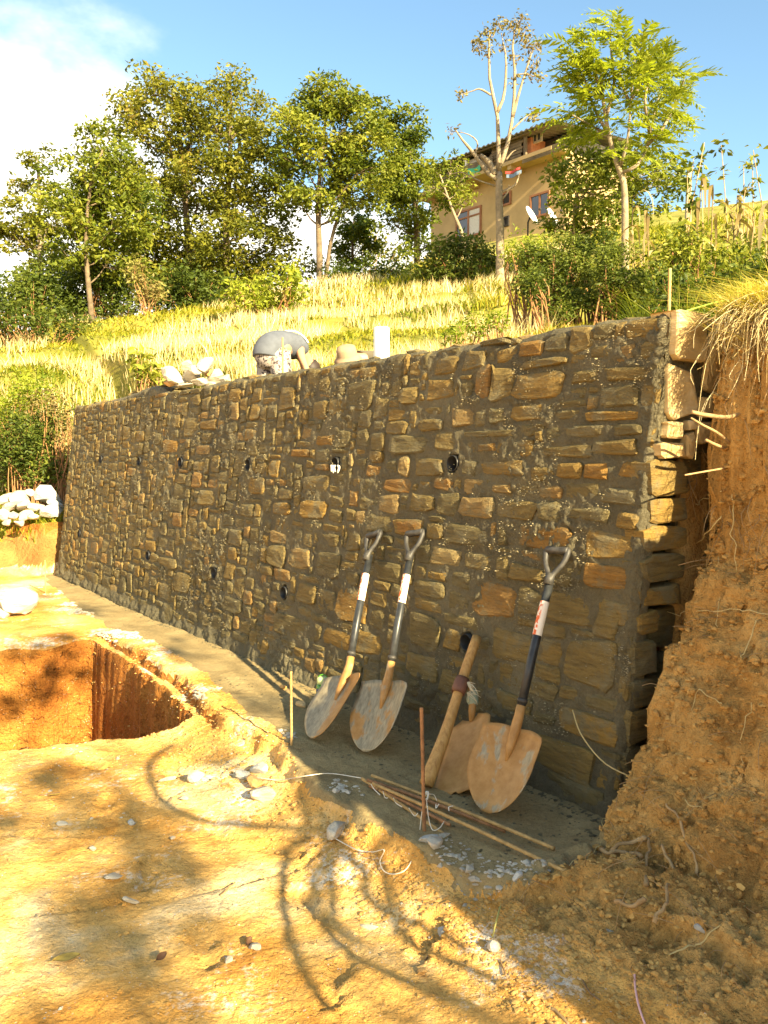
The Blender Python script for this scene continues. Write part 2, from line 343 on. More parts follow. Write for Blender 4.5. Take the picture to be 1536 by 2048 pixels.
def height(u, w):
    u = np.asarray(u, float) + 0.0; w = np.asarray(w, float) + 0.0; sh_ = np.broadcast(u, w).shape; u = np.broadcast_to(u, sh_); w = np.broadcast_to(w, sh_)
    if sh_ == (): return height(u[None], w[None])[0]
    X, Y = uw_xy(u, w)
    nu = 0.07 * fbm(X, Y, s=2.5, o=4); nw = 0.07 * fbm(X + 31, Y + 7, s=2.5, o=4)
    e = ledge_edge(u) + 0.6 * nw + 0.022 * fbm(X, Y, s=8, o=3, g=.6)
    low = -0.15 + 0.04 * fbm(X, Y, s=0.8, o=3) + 0.012 * fbm(X, Y, s=6, o=3)
    z = low * (0.55 * sst(0.0, 0.05, w - e) + 0.45 * sst(0.02, 0.25 + 0.22 * (vnoise(X * 2.2, Y * 2.2) + 1), w - e))
    # the rim of the ledge is crumbly and a little proud
    z = z + 0.014 * np.exp(-((w - e + 0.05) / 0.09) ** 2) * fbm(X, Y, s=5, o=3) * (u > 0.2)
    # beyond the pit the dug ground comes level with the ledge
    far = sst(4.6, 5.4, u); z = z * (1 - far) + far * (0.02 * fbm(X, Y, s=1.5, o=3) - 0.03)
    for fx, fy, fa in PRINTS:
        m = (np.abs(X - fx) < .25) & (np.abs(Y - fy) < .25)
        if np.any(m):
            dx, dy = X[m] - fx, Y[m] - fy; a_ = dx * math.cos(fa) + dy * math.sin(fa); b_ = -dx * math.sin(fa) + dy * math.cos(fa)
            rr = np.minimum(np.hypot((a_ - .045) / .095, b_ / .052), np.hypot((a_ + .095) / .055, b_ / .042)); z = z.copy(); z[m] = z[m] - .016 * sst(1.1, .85, rr) + .007 * np.exp(-((rr - 1.15) / .15) ** 2) + .003 * np.sin(a_ * 260) * (rr < .85)
    for fx, fy, fa, fl in SCRAPES:
        m = (np.abs(X - fx) < fl) & (np.abs(Y - fy) < fl)
        if np.any(m):
            dx, dy = X[m] - fx, Y[m] - fy; a_ = dx * math.cos(fa) + dy * math.sin(fa); b_ = -dx * math.sin(fa) + dy * math.cos(fa) + .03 * np.sin(a_ * 5); z = z.copy(); z[m] = z[m] - .014 * np.exp(-(b_ / .018) ** 2) * sst(fl * .5, fl * .35, np.abs(a_)) + .007 * np.exp(-((np.abs(b_) - .035) / .014) ** 2) * sst(fl * .5, fl * .35, np.abs(a_))
    # pit
    lip = 2.62 + 0.22 * (w - 1.0) + 1.2 * nu
    pu = sst(0.0, 0.10, u - lip) * (1 - sst(5.0 - 0.05, 5.0 + 0.04, u + 1.3 * nu))
    pw = sst(0.10, 0.17, w - e + 0.3 * nw) * (1 - sst(3.6, 3.8, w))
    z = z - 1.35 * pu * pw
    # ground slope towards the viewer right: heap of spoil merging with the bank toe
    z = z + 0.10 * sst(0.2, -0.9, u) * sst(1.5, 0.4, w)
    # under / behind the wall
    tr = sst(-0.36, -0.5, w) * sst(-0.02, 0.06, u) * (1 - sst(8.85, 8.93, u))
    z = np.where(w < 0, z * 0, z); z = z + 1.62 * tr
    hl = hill_h(X, Y)
    # hill behind the trench
    b = sst(-1.75, -2.15, w + nw); z = z + (hl - z) * b
    # strip between slot and hill beyond the wall's far end
    fe = sst(9.04, 9.16 + 0.95 * sst(0.05, 0.5, w), u + 0.3 * nu)
    mound = 0.62 - 0.42 * sst(0.2, 2.2, w) + 0.05 * fbm(X, Y, s=2, o=3)
    zf = mound + (np.maximum(hl - 0.2, mound) - mound) * sst(10.4, 14.5, u - 0.25 * w + .5 * nw)
    z = z + (np.maximum(zf, z) - z) * fe
    # earth bank at the near end
    k = -u
    shift = 0.06 * np.clip(k - 0.15, 0, 1.2) + 0.72 * np.clip(k - 1.35, 0, 1.5) + 0.10 * np.clip(k - 2.85, 0, 8)  # unseen stretch of bank, shaped so its shadow covers ledge and wall foot
    zb = np.interp(w - shift + 0.25 * nw, BANK_W, BANK_Z) * (1 - .09 * sst(.35, .9, k) + .09 * sst(1.7, 2.8, k))
    zb = np.where(w - shift < -1.3, np.maximum(hl, 2.1) * (1 + (- .09 * sst(.35, .9, k) + .2 * sst(1.7, 2.8, k)) * sst(-3, -1.5, w)), zb)
    be = np.maximum(sst(-0.09, -0.155, u + 0.25 * nu), sst(.02, -.01, u) * sst(-.60, -.66, w))
    z = z + (np.maximum(zb, z) - z) * be * (1 - sst(0.45, 0.6, w - shift))
    return z
def gz(X, Y):
    u, w = xy_uw(np.asarray(X, float), np.asarray(Y, float)); return height(u, w)

def lines(segs):
    o = []
    for a, b, st in segs: o.append(np.arange(a, b - 1e-6, st))
    return np.concatenate(o)
def grow(a, b, st, k=1.12):
    o = [a]
    while o[-1] < b: o.append(o[-1] + st); st *= k
    return np.array(o[1:])
def build_ground():
    U = np.concatenate([-grow(5.0, 220, 0.25)[::-1], lines([(-5, -2.4, .08), (-2.4, -1.1, .03), (-1.1, -0.2, .016), (-0.2, 0.0, .012), (0, 2.4, .022), (2.4, 3.2, .016), (3.2, 4.9, .04), (4.9, 5.12, .007), (5.12, 8.8, .05), (8.8, 9.25, .02), (9.25, 12, .06)]), grow(12, 300, 0.1)])
    Wn = np.concatenate([-grow(3.4, 300, 0.09, 1.09)[::-1], lines([(-3.4, -2.2, .06), (-2.2, -0.7, .03), (-0.7, -.53, .014), (-.53, -.34, .006), (-.34, 0.45, .016), (0.45, 1.15, .0125), (1.15, 2.6, .025), (2.6, 4.2, .06)]), grow(4.2, 260, 0.1)])
    u, w = np.meshgrid(U, Wn, indexing='ij'); z = height(u, w); X, Y = uw_xy(u, w)
    # cliffs get their own relief: displace along the normal with 3D noise
    gu = np.gradient(z, U, axis=0); gw = np.gradient(z, Wn, axis=1)
    nx = -(gu * DU[0] + gw * NW[0]); ny = -(gu * DU[1] + gw * NW[1]); nl = np.sqrt(nx * nx + ny * ny + 1)
    steep = sst(0.5, 2.0, np.sqrt(gu ** 2 + gw ** 2))
    near = ((u > -2.6) & (u < 9.5) & (w > -1.2) & (w < 4.5)).astype(float)
    bankz = near * sst(-0.07, -0.16, u) * sst(0.9, 0.6, w)
    amp = near * (0.009 + 0.018 * steep) + bankz * 0.075
    dn = fbm(X, Y, z, s=7, o=5, g=0.6); cl = np.abs(fbm(X + 9, Y, z, s=15, o=3))
    d = amp * dn + bankz * (0.07 * (0.25 - cl) + 0.03 * fbm(X + 3, Y, z, s=32, o=3, g=.65)) + near * (1 - bankz) * (0.0045 * fbm(X, Y, s=40, o=2) + 0.011 * fbm(X, Y, s=11, o=4, g=.65) * (w > .5))
    d = np.where((w < 0.02) & (u > -0.02) & (u < 8.9), 0, d)
    P = np.stack([X + d * nx / nl, Y + d * ny / nl, z + d / nl], -1)
    nu_, nw_ = len(U), len(Wn); idx = np.arange(nu_ * nw_).reshape(nu_, nw_)
    q = np.stack([idx[:-1, :-1], idx[:-1, 1:], idx[1:, 1:], idx[1:, :-1]], -1).reshape(-1, 4)   # upward
    uc = (u[:-1, :-1] + u[1:, 1:]).ravel() / 2; wc = (w[:-1, :-1] + w[1:, 1:]).ravel() / 2
    zc = z.ravel()[q].mean(1); sp = steep.ravel()[q].mean(1); V = P.reshape(-1, 3)
    e = ledge_edge(uc)
    footing = (wc > -0.3) & (wc < e + 0.03 - 0.19 * sst(1.2, 2.2, uc) + .05 * fbm(uc, wc, s=5, o=3)) & (uc > -0.16) & (uc < 9.06) & (zc > -0.06) & (zc < .07)
    bank = (uc < -0.05) & (uc > -6) & (wc < 0.75 + 0.7 * np.clip(-uc - 1.2, 0, 2)) & (wc > -1.6) & (zc < 2.9) & (zc > -0.1) & ~footing
    bank = bank | ((uc > -.35) & (uc < .12) & (wc < -.1) & (wc > -1.0) & (zc < 2.2))
    hill = ~bank & ~footing & ((wc < -0.3) | ((uc > 9.1) & (zc > 0.42 + 0.25 * fbm(uc, wc, s=1.2, o=3))))
    ground = ~(footing | bank | hill)
    Z = {}
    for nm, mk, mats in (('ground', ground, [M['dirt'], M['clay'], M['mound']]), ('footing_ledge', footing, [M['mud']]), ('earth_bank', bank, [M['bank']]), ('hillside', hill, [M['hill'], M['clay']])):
        qq = q[mk]; used = np.unique(qq); rm = np.zeros(len(V), np.int64); rm[used] = np.arange(len(used))
        mb = MB(); cl = (sp[mk] > 0.45)
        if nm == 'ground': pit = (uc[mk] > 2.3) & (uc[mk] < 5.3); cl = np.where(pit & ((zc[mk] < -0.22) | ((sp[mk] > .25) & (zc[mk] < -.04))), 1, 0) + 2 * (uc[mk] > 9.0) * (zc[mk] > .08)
        if nm in ('footing_ledge', 'earth_bank'): cl = np.zeros(len(qq), bool)
        if nm == 'hillside': cl = (cl & (zc[mk] < 1.0)).astype(int)
        mb.V.append(V[used]); mb.n = len(used); mb.tint.append(np.full(len(used), .5))
        mb.Q = [rm[qq]]; mb.mq = [cl.astype(int)]
        tag(mb.build(nm, mats), kind='structure')
        Z[nm] = V[used]
    return Z
GND = build_ground()

# ------------------------------------------------------------------ the stone wall
STONES = """4 525 290 720 400 o;4 365 265 430 400 y;4 432 265 520 400 b;4 175 310 280 400 o;4 540 235 735 270 b;4 540 165 640 230 r;4 645 140 740 210 g;4 385 130 500 180 g;
4 830 180 905 235 b;4 935 175 1000 250 y;4 1025 160 1115 235 b;4 750 280 860 335 b;4 895 265 1065 325 b;4 870 345 1020 430 g;4 505 415 640 485 o;4 420 430 495 495 g;4 275 430 360 505 y;
4 815 440 1080 485 o;4 135 475 240 525 b;4 10 485 95 540 b;4 680 435 790 480 g;4 725 500 895 550 b;4 310 520 530 550 g;4 370 570 450 608 r;4 25 535 185 615 g;4 205 520 305 605 b;4 610 580 830 630 b;
4 835 560 1020 620 b;4 380 640 570 705 o;4 120 630 240 705 b;4 590 665 685 725 b;4 690 650 798 715 o;4 802 650 900 720 r;4 945 645 1025 715 r;4 0 710 110 770 y;4 200 705 275 760 y;4 435 735 515 775 y;
4 105 775 205 850 b;4 215 765 303 865 g;4 307 785 448 870 y;4 452 800 613 880 b;4 617 805 710 890 g;4 870 750 1060 820 g;4 730 830 900 885 g;4 935 850 1040 920 o;4 495 900 755 1000 r;4 800 920 1030 1045 o;
4 40 875 155 940 r;4 175 890 243 960 b;4 247 900 425 985 g;4 190 990 305 1065 y;4 325 1010 430 1080 b;4 505 1060 640 1130 b;4 800 1055 985 1160 r;4 355 1125 535 1270 y;4 655 1175 840 1300 b;4 850 1205 1000 1300 o;
4 70 350 140 420 b;4 60 625 105 705 y;4 320 200 415 280 b;7 100 60 230 190 g;7 245 115 310 205 o;7 430 125 610 250 b;7 720 160 930 350 b;7 850 10 950 155 b;7 450 370 600 450 b;7 700 450 945 555 o;7 560 560 860 700 b;
7 90 215 225 310 b;7 600 710 900 800 g;6 385 385 520 540 r;6 300 390 375 490 b;6 205 365 295 455 b;6 110 510 280 610 g;6 320 565 455 655 o;6 460 575 580 680 o;6 285 225 400 335 g;6 170 210 265 300 y;6 80 195 160 290 b;
6 680 510 840 650 g;6 690 690 835 790 b;6 580 650 640 730 b;6 630 80 760 160 o;6 925 0 1080 80 y;3 655 560 710 610 r;3 740 470 790 545 b;3 800 480 870 520 o;3 980 515 1030 560 o;3 1260 540 1340 585 r;3 1165 595 1240 630 r;
3 1255 400 1318 475 b;3 1322 390 1380 460 b;3 1205 800 1305 875 o;3 1090 810 1165 860 o;3 1080 640 1120 710 o;3 990 705 1060 780 o;3 1260 1000 1350 1110 g;3 1155 1005 1240 1075 y;3 1075 985 1140 1060 b;3 775 950 820 1005 b;
3 580 960 625 1005 o;3 635 1030 710 1070 b;3 770 690 810 750 y;3 800 760 865 820 b;3 1385 320 1500 440 g;3 705 1090 760 1175 b;3 890 1185 970 1250 g;3 635 1130 685 1200 b"""
OFF = {'3': (0, 600, 2.0), '4': (768, 600, 2.0), '6': (500, 1000, 2.194), '7': (768, 1200, 2.0)}
TINT = {'g': 0.12, 'b': 0.36, 'o': 0.58, 'r': 0.78, 'y': 0.93}
HOLES = [(1.29, 1.49), (2.49, 1.475), (3.77, 1.455), (5.16, 1.46), (6.27, 1.46), (7.57, 1.47), (1.03, 0.56), (2.99, 0.55), (4.18, 0.55), (5.74, 0.54), (8.1, 0.57)]

def stone_geo(w, h, seed, depth=0.10, proud=0.02, frame_fn=None, tint=0.5):
    """irregular block: outline of 12 points, side, rounded arris and a rough face; about 50 triangles. Local x along, y up, z out."""
    g = np.random.default_rng(seed); k = 12; an = (np.arange(k) + 0.5) * 2 * math.pi / k
    sq = g.uniform(0.18, 0.42); c, s = np.cos(an), np.sin(an)
    px = np.sign(c) * np.abs(c) ** sq; py = np.sign(s) * np.abs(s) ** sq
    j = g.normal(0, 0.07, (k, 2)); sk = g.uniform(-0.18, 0.18)
    o = np.stack([(px * (1 + j[:, 0])) * w / 2 + sk * py * min(w, h) / 2, py * (1 + j[:, 1]) * h / 2 * (1 + g.uniform(-.2, .2) * px)], 1)
    V = []; b = min(w, h); tilt = np.clip(g.normal(0, 0.05, 2), -.09, .09); rise = lambda o_: o_ @ tilt
    step = g.uniform(-.25, .25) * h; o2 = o * (1 - 0.012 / max(b, .06) * g.uniform(.6, 1.8, k)[:, None]); o3 = o * .5 + g.normal(0, .05, (k, 2)) * b
    V.append(np.c_[o, np.full(k, -depth)]); V.append(np.c_[o, proud - 0.008 + rise(o)]); V.append(np.c_[o2, proud + rise(o2)])
    V.append(np.c_[o3, proud + 0.003 + rise(o3) + .004 * np.tanh((o3[:, 1] - step) / .01)]); V.append(np.array([[0, step * .5, proud + 0.004]]))
    V = np.concatenate(V); q = [(r * k + i, r * k + (i + 1) % k, (r + 1) * k + (i + 1) % k, (r + 1) * k + i) for r in range(3) for i in range(k)]
    t = [(3 * k + i, 3 * k + (i + 1) % k, 4 * k) for i in range(k)]
    return V, q, t
def fill_rects(U, H, placed, cell, wr, hr, seed, blocked=()):
    """pack the face with rectangles round the given ones"""
    g = np.random.default_rng(seed); nx, ny = int(U / cell), int(H / cell); occ = np.zeros((nx, ny), bool)
    for (a, b, c, d) in placed: occ[max(0, int(a / cell)):int(c / cell) + 1, max(0, int(b / cell)):int(d / cell) + 1] = True
    for (a, b, r) in blocked: occ[max(0, int((a - r) / cell)):int((a + r) / cell) + 1, max(0, int((b - r) / cell)):int((b + r) / cell) + 1] = True
    out = []
    for y in range(ny):
        x = 0
        while x < nx:
            if occ[x, y]: x += 1; continue
            big = g.random() < 0.2
            wd = int(g.uniform(*wr) / cell * (1.5 if big else 1)); hd = int(g.uniform(*hr) / cell * (1.4 if big else 1)); wd = max(wd, 2); hd = max(hd, 2)
            e = x
            while e < nx and e - x < wd and not occ[e, y]: e += 1
            f = y
            while f < ny and f - y < hd and not occ[x:e, f].any(): f += 1
            # swallow slivers
            if e < nx and (nx - e) < 2: e = nx
            if ny - f < 2: f = ny
            occ[x:e, y:f] = True
            if (e - x) >= 2 and (f - y) >= 1: out.append((x * cell, y * cell, e * cell, f * cell))
            x = e
    return out
def top_h(u): return WALL_H + 0.025 * fbm(u, u * 0, s=2.3, o=3) + 0.012 * fbm(u, u * 0 + 3, s=9, o=2) + 0.07 * np.exp(-((u - 6.35) / 0.55) ** 2) - 0.03 * sst(4.3, 5.2, u) * (1 - sst(5.4, 5.9, u))

def build_wall():
    root = empty('stone_retaining_wall', (*uw_xy(0, 0), 0), 'long retaining wall of rough brown stone in damp grey mortar with drain holes', 'wall')
    placed = []; rects = []
    for ln in STONES.replace('\n', '').split(';'):
        z, a, b, c, d, col = ln.split(); ox, oy, sc = OFF[z]; a, b, c, d = (float(k) for k in (a, b, c, d))
        pts = [wall_uv(ox + x / sc, oy + y / sc) for x, y in ((a, (b + d) / 2), (c, (b + d) / 2), ((a + c) / 2, b), ((a + c) / 2, d))]
        u0, u1 = sorted((pts[0][0], pts[1][0])); v0, v1 = sorted((pts[2][1], pts[3][1]))
        u0 = max(u0, 0.03)
        if v1 < 0.02 or u1 - u0 < .02: continue
        placed.append((u0, v0, u1, v1)); rects.append((u0, v0, u1, v1, TINT[col] + random.uniform(-.08, .08), True))
    fl = fill_rects(WALL_L, WALL_H, placed, 0.02, (0.11, 0.31), (0.055, 0.15), 5, [(u, v, .055) for u, v in HOLES])
    cols = [.03, .08, .12, .17, .22, .28, .33, .36, .42, .5, .93]
    for (a, b, c, d) in fl: rects.append((a, b, c, d, random.choice(cols) + random.uniform(-.04, .04), False))
    items = []
    for i, (a, b, c, d, t, hand) in enumerate(rects):
        gap = 0.003 if hand else random.uniform(0.002, 0.010)
        w, h = c - a - 2 * gap, d - b - 2 * gap
        if w < .025 or h < .018: continue
        u, v = (a + c) / 2, (b + d) / 2
        if v + h / 2 > top_h(np.array(u)) + .01: h = max(.03, float(top_h(np.array(u))) + .01 - (v - h / 2)); v = float(top_h(np.array(u))) + .01 - h / 2
        P = wall_pt(u, v); dist = np.linalg.norm(P - O3)
        size = (w * abs(-DU[1] * 1) * 1 * (0.35 + 0.65 * 1 / (1 + 0.3 * u))) * h / dist ** 2
        items.append((size, u, v, w, h, t, i, hand))
    items.sort(key=lambda k: -k[0])
    # local axes on the face: x along +u reversed so that (x, y, z) is right handed seen from outside
    ex = np.array([-DU[0], -DU[1], 0]); ez = np.array([NW[0], NW[1], BAT]); ez /= np.linalg.norm(ez); ey = np.cross(ez, ex)
    rest = MB(); MAXP = 262
    # the near end face first: its frame
    for k, (size, u, v, w, h, t, i, hand) in enumerate(items):
        pr = random.uniform(0.0, 0.013) + (0.006 if hand else 0)
        V, q, tt = stone_geo(w, h, i + 100, proud=pr)
        P = wall_pt(u, v)
        V = P + V[:, :1] * ex + V[:, 1:2] * ey + V[:, 2:] * ez
        if k < MAXP:
            mb = MB().add(V, q, tt, t); wpart(mb, 'stone', M['stone'], root, smooth=False)
        else: rest.add(V, q, tt, t)
    # end face stones (facing the bank)
    TH = 0.42
    efl = fill_rects(0.67, WALL_H + 0.02, [(0.0, 1.93, .26, 2.13), (0.26, 1.80, .42, 2.03), (0.02, 1.70, .24, 1.92), (0.02, 1.60, .16, 1.69)], 0.02, (0.16, 0.36), (0.07, 0.2), 9)
    efl += [(0.0, 1.93, .26, 2.17), (0.27, 1.82, .43, 2.08), (0.02, 1.70, .24, 1.92), (0.02, 1.60, .16, 1.69)]
    ex2 = np.array([-NW[0], -NW[1], 0]); ez2 = np.array([-DU[0], -DU[1], 0]); ey2 = np.array([0, 0, 1.0])
    for i, (a, b, c, d) in enumerate(efl):
        v = (b + d) / 2; w0 = -BAT * v; lim = 0.67 - BAT * v
        c = min(c, lim); w, h = c - a - .016, d - b - .016
        if w < .03: continue
        x, y = uw_xy(0.0, w0 - (a + c) / 2)
        lit = v > 1.55  # upper stones are coloured as if brighter in the sun
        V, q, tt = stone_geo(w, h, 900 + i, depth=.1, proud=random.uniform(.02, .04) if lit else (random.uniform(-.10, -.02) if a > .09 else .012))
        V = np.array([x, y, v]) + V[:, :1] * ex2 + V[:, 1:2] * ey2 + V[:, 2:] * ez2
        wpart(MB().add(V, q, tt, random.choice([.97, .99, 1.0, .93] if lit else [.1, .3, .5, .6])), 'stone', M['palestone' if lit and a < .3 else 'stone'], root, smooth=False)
    tag(wpart(rest, 'small_stones', M['stone'], root, smooth=False), kind='stuff')
    # mortar body: fine relief that half covers the stones
    U = lines([(0, 3, .013), (3, 6, .02), (6, WALL_L + .001, .03)]); U = np.append(U, WALL_L)
    Vn = np.append(np.arange(0, 1, .014), 1.0) if False else np.linspace(-0.12, 1, 165)
    u, s = np.meshgrid(U, Vn, indexing='ij'); v = np.where(s < 0, s, s * top_h(u))
    lump = fbm(u, v, s=11, o=3, g=.6); fine = fbm(u + 5, v, s=45, o=3, g=.7); patch = sst(0.1, 0.5, fbm(u + 40, v + 3, s=2.4, o=3))
    n = 0.0012 + 0.012 * lump + 0.009 * fine + patch * (0.008 + 0.016 * fine + .010 * lump) - .004 * sst(2, 5, u)
    n = n + 0.035 * sst(0.14, -0.02, v) * (0.9 + .35 * lump)          # fillet at the foot
    corner = sst(0.10, 0.0, u); n = n + corner * (0.012 + .01 * fine) - 0.03 * sst(0.025, 0, u)
    for hu, hv in HOLES:
        r = np.hypot(u - hu, v - hv); n = n + 0.007 * np.exp(-((r - 0.058) / 0.016) ** 2); n = np.where(r < 0.047, -0.16, n)
    n = n - 0.03 * sst(0.985, 1.0, s)
    x, y = uw_xy(u, -BAT * v + n); P = np.stack([x, y, v], -1)
    nu, nv = u.shape; idx = np.arange(nu * nv).reshape(nu, nv)
    q = np.stack([idx[:-1, :-1], idx[:-1, 1:], idx[1:, 1:], idx[1:, :-1]], -1).reshape(-1, 4)
    core = MB().add(P.reshape(-1, 3), q)
    # top
    T = np.linspace(0, 1, 22); u2, t2 = np.meshgrid(U, T, indexing='ij'); th = top_h(u2)
    w2 = -BAT * th - 0.026 + n[:, -1:] * 0 + (-TH) * t2 + .0 ; w2[:, 0] = (-BAT * v[:, -1] + n[:, -1])
    z2 = th + (0.03 * fbm(u2, w2, s=5, o=4) + .012 * fbm(u2, w2, s=22, o=3)) * sst(0, .12, t2) - 0.05 * sst(.9, 1, t2)
    x, y = uw_xy(u2, w2); idx = np.arange(u2.size).reshape(u2.shape)
    core.add(np.stack([x, y, z2], -1).reshape(-1, 3), np.stack([idx[:-1, :-1], idx[:-1, 1:], idx[1:, 1:], idx[1:, :-1]], -1).reshape(-1, 4))
    # back and two ends
    for uu, sg in ((0.0, 1), (WALL_L, -1)):
        a = np.linspace(0, 1, 26); b = np.linspace(-.1, 1, 80); A, B = np.meshgrid(a, b, indexing='ij'); vv = B * float(top_h(np.array(uu)))
        wf = -BAT * vv - .012; wb = -BAT * float(WALL_H) - TH - .02; ww = wf + (wb - wf) * A
        dd = (0.012 * fbm(ww, vv, s=12, o=3) + .008 * fbm(ww, vv, s=45, o=2)) * (1 if sg > 0 else .5) - (.13 * sst(1.62, 1.45, vv) * sst(.10, .22, A) if sg > 0 else 0)
        x, y = uw_xy(uu - sg * dd, ww); idx = np.arange(A.size).reshape(A.shape); qq = np.stack([idx[:-1, :-1], idx[1:, :-1], idx[1:, 1:], idx[:-1, 1:]], -1).reshape(-1, 4)
        core.add(np.stack([x, y, vv], -1).reshape(-1, 3), qq if sg < 0 else qq[:, ::-1])
    wb = -BAT * WALL_H - TH - .02
    V = [(*uw_xy(0, wb), -.1), (*uw_xy(WALL_L, wb), -.1), (*uw_xy(WALL_L, wb), WALL_H - .02), (*uw_xy(0, wb), WALL_H - .02)]
    core.add(V, [(0, 1, 2, 3)])
    wpart(core, 'mortar', M['mortar'], root)
    # cap stones that stand up along the top edge
    for k in range(46):
        uu = 0.1 + k * 0.19 + random.uniform(-.05, .05)
        if uu > WALL_L - .1: break
        v = rock_verts((random.uniform(.07, .13), random.uniform(.05, .1), random.uniform(.02, .035)), 400 + k, ICO1, 6)
        v = v @ rotm(0, 0, math.atan2(DU[1], DU[0]) + random.uniform(-.3, .3)).T
        x, y = uw_xy(uu, -BAT * WALL_H - random.uniform(.07, .3))
        wpart(MB().add(v + (x, y, float(top_h(np.array(uu))) + .006), None, ICO1[1], random.choice([.2, .4, .95])), 'coping_stone', M['stone'], root, smooth=False)
    # drain pipes
    for hu, hv in HOLES:
        mb = MB(); P = wall_pt(hu, hv); ax = np.array([NW[0], NW[1], 0.02])
        pr = [(0.041, -0.16), (0.041, 0.014), (0.0430, 0.016), (0.045, 0.014), (0.045, -0.16)]
        lathe(mb, pr, 20, ax, P); lathe(mb, [(0.0395, -0.14), (0.0, -0.14)], 20, ax, P)
        wpart(mb, 'drain_pipe', M['blackplastic'], root)
    return root
M['blackplastic'] = simple('black_plastic', (0.022, 0.022, 0.02), 0.5, var=.3)
WALLROOT = build_wall()
tag(WALLROOT, kind='thing')

# ------------------------------------------------------------------ foliage tools
def leaves(mb, cen, n, spread, size, seed, aspect=2.2, droop=0.3, tint_c=0.5, tint_s=0.25, up=0.4, clump=None):
    """n leaf blades (folded diamonds, two triangles) scattered round the twig centres cen (k,3)"""
    g = np.random.default_rng(seed); cen = np.asarray(cen, float).reshape(-1, 3); k = len(cen)
    ci = g.integers(0, k, n); gv = g.normal(0, 1, (n, 3)); gl = np.linalg.norm(gv, axis=1)[:, None]; p = cen[ci] + gv / gl * np.minimum(gl, 1.9) * np.asarray(spread)
    d = g.normal(0, 1, (n, 3)); d[:, 2] = d[:, 2] * 0.6 - droop; d /= np.linalg.norm(d, axis=1)[:, None]
    nn = g.normal(0, 1, (n, 3)) * (1 - up) + np.array([0, 0, 1]) * up; sd = np.cross(d, nn); sd /= np.linalg.norm(sd, axis=1)[:, None] + 1e-9
    nr = np.cross(sd, d)
    s = size * g.uniform(0.45, 1.6, n)[:, None]; hw = s / aspect / 2
    a = p; b = p + d * s * 0.45 + sd * hw + nr * hw * 0.35; c = p + d * s; e = p + d * s * 0.45 - sd * hw + nr * hw * 0.35
    V = np.stack([a, b, c, e], 1).reshape(-1, 3); i = np.arange(n) * 4
    ct = np.clip(g.normal(tint_c, tint_s * 0.7, k), 0, 1)
    t = np.clip(ct[ci] + g.normal(0, tint_s * 0.6, n), 0, 1)
    mb.add(V, None, np.concatenate([np.stack([i, i + 1, i + 2], 1), np.stack([i, i + 2, i + 3], 1)]), np.repeat(t, 4)); return mb
def blob_centres(c, r, k, seed, flat=0.85):
    g = np.random.default_rng(seed); v = g.normal(size=(k, 3)); v /= np.linalg.norm(v, axis=1)[:, None]
    rr = g.uniform(0.25, 1.0, k) ** 0.55; return np.asarray(c) + v * (rr * r)[:, None] * np.array([1, 1, flat])
def branch_to(mb, a, b, r0, r1, seed, sag=0.15, sides=5):
    seed = abs(seed)
    g = np.random.default_rng(seed); a, b = np.asarray(a), np.asarray(b); L = np.linalg.norm(b - a)
    m1 = a + (b - a) * 0.35 + g.normal(0, 0.05, 3) * L - np.array([0, 0, sag * L * 0.3]); m2 = a + (b - a) * 0.7 + g.normal(0, 0.05, 3) * L
    P = curve_pts([a, m1, m2, b], 7); tube(mb, P, np.linspace(r0, r1, 7), sides); return P
def tree(name, label, cat, base_px, Y, trunk_px, blobs, leaf, dens=1.0, size=0.12, trunk_r=0.10, bark='bark', group=None, seed=1, spread=0.2, tint=(0.5, .25), droop=0.3, stems=None, depth=0.75, clump_k=11, grow_=1.16):
    bx, by = base_px; B = at_y(bx, by, Y); B[2] = float(gz(B[0], B[1])) - 0.05
    root = empty(name, B, label, cat, group); tm = MB(); cm = MB(); g = np.random.default_rng(seed)
    P = [B] + [at_y(x, y, Y) for x, y in trunk_px]
    cp = curve_pts(P, 10); tube(tm, cp, np.linspace(trunk_r, trunk_r * 0.3, 10), 8)
    for st in (stems or []):
        sp = [at_y(x, y, Y + 0.2) for x, y in st]; sp[0] = B + np.array([.08, .05, 0]) if st[0] == base_px else sp[0]
        tube(tm, curve_pts(sp, 8), np.linspace(trunk_r * 0.7, trunk_r * 0.22, 8), 6)
    size *= 0.92; spread = np.array([1, 1, .55]) * spread * .82
    for i, (x, y, r) in enumerate(blobs):
        r = r * grow_; dy = g.uniform(-1, 1) * depth; c = at_y(x, y, Y + dy); rr = r * (Y + dy) / F
        k = max(4, int(clump_k * (r / 50) ** 1.5)); cen = blob_centres(c, rr, k, seed * 100 + i)
        n = int(dens * 3.6 * math.pi * rr * rr / (size * size / 2.2 * 0.5) * .85)
        leaves(cm, cen, n, spread, size, seed * 77 + i, tint_c=tint[0] + g.normal(0, .08), tint_s=tint[1], droop=droop)
        tb = cp[np.argmin(np.linalg.norm(cp - (c - np.array([0, 0, rr * 1.1])), axis=1))]
        bp = branch_to(tm, tb, c, trunk_r * 0.32, trunk_r * 0.08, seed * 31 + i)
        for q in cen[:: max(1, k // 5)]: branch_to(tm, bp[4], q, trunk_r * 0.1, 0.004, seed * 13 + i, sides=4)
    wpart(tm, 'trunk', M[bark], root); wpart(cm, 'crown', M[leaf], root, smooth=False)
    return root
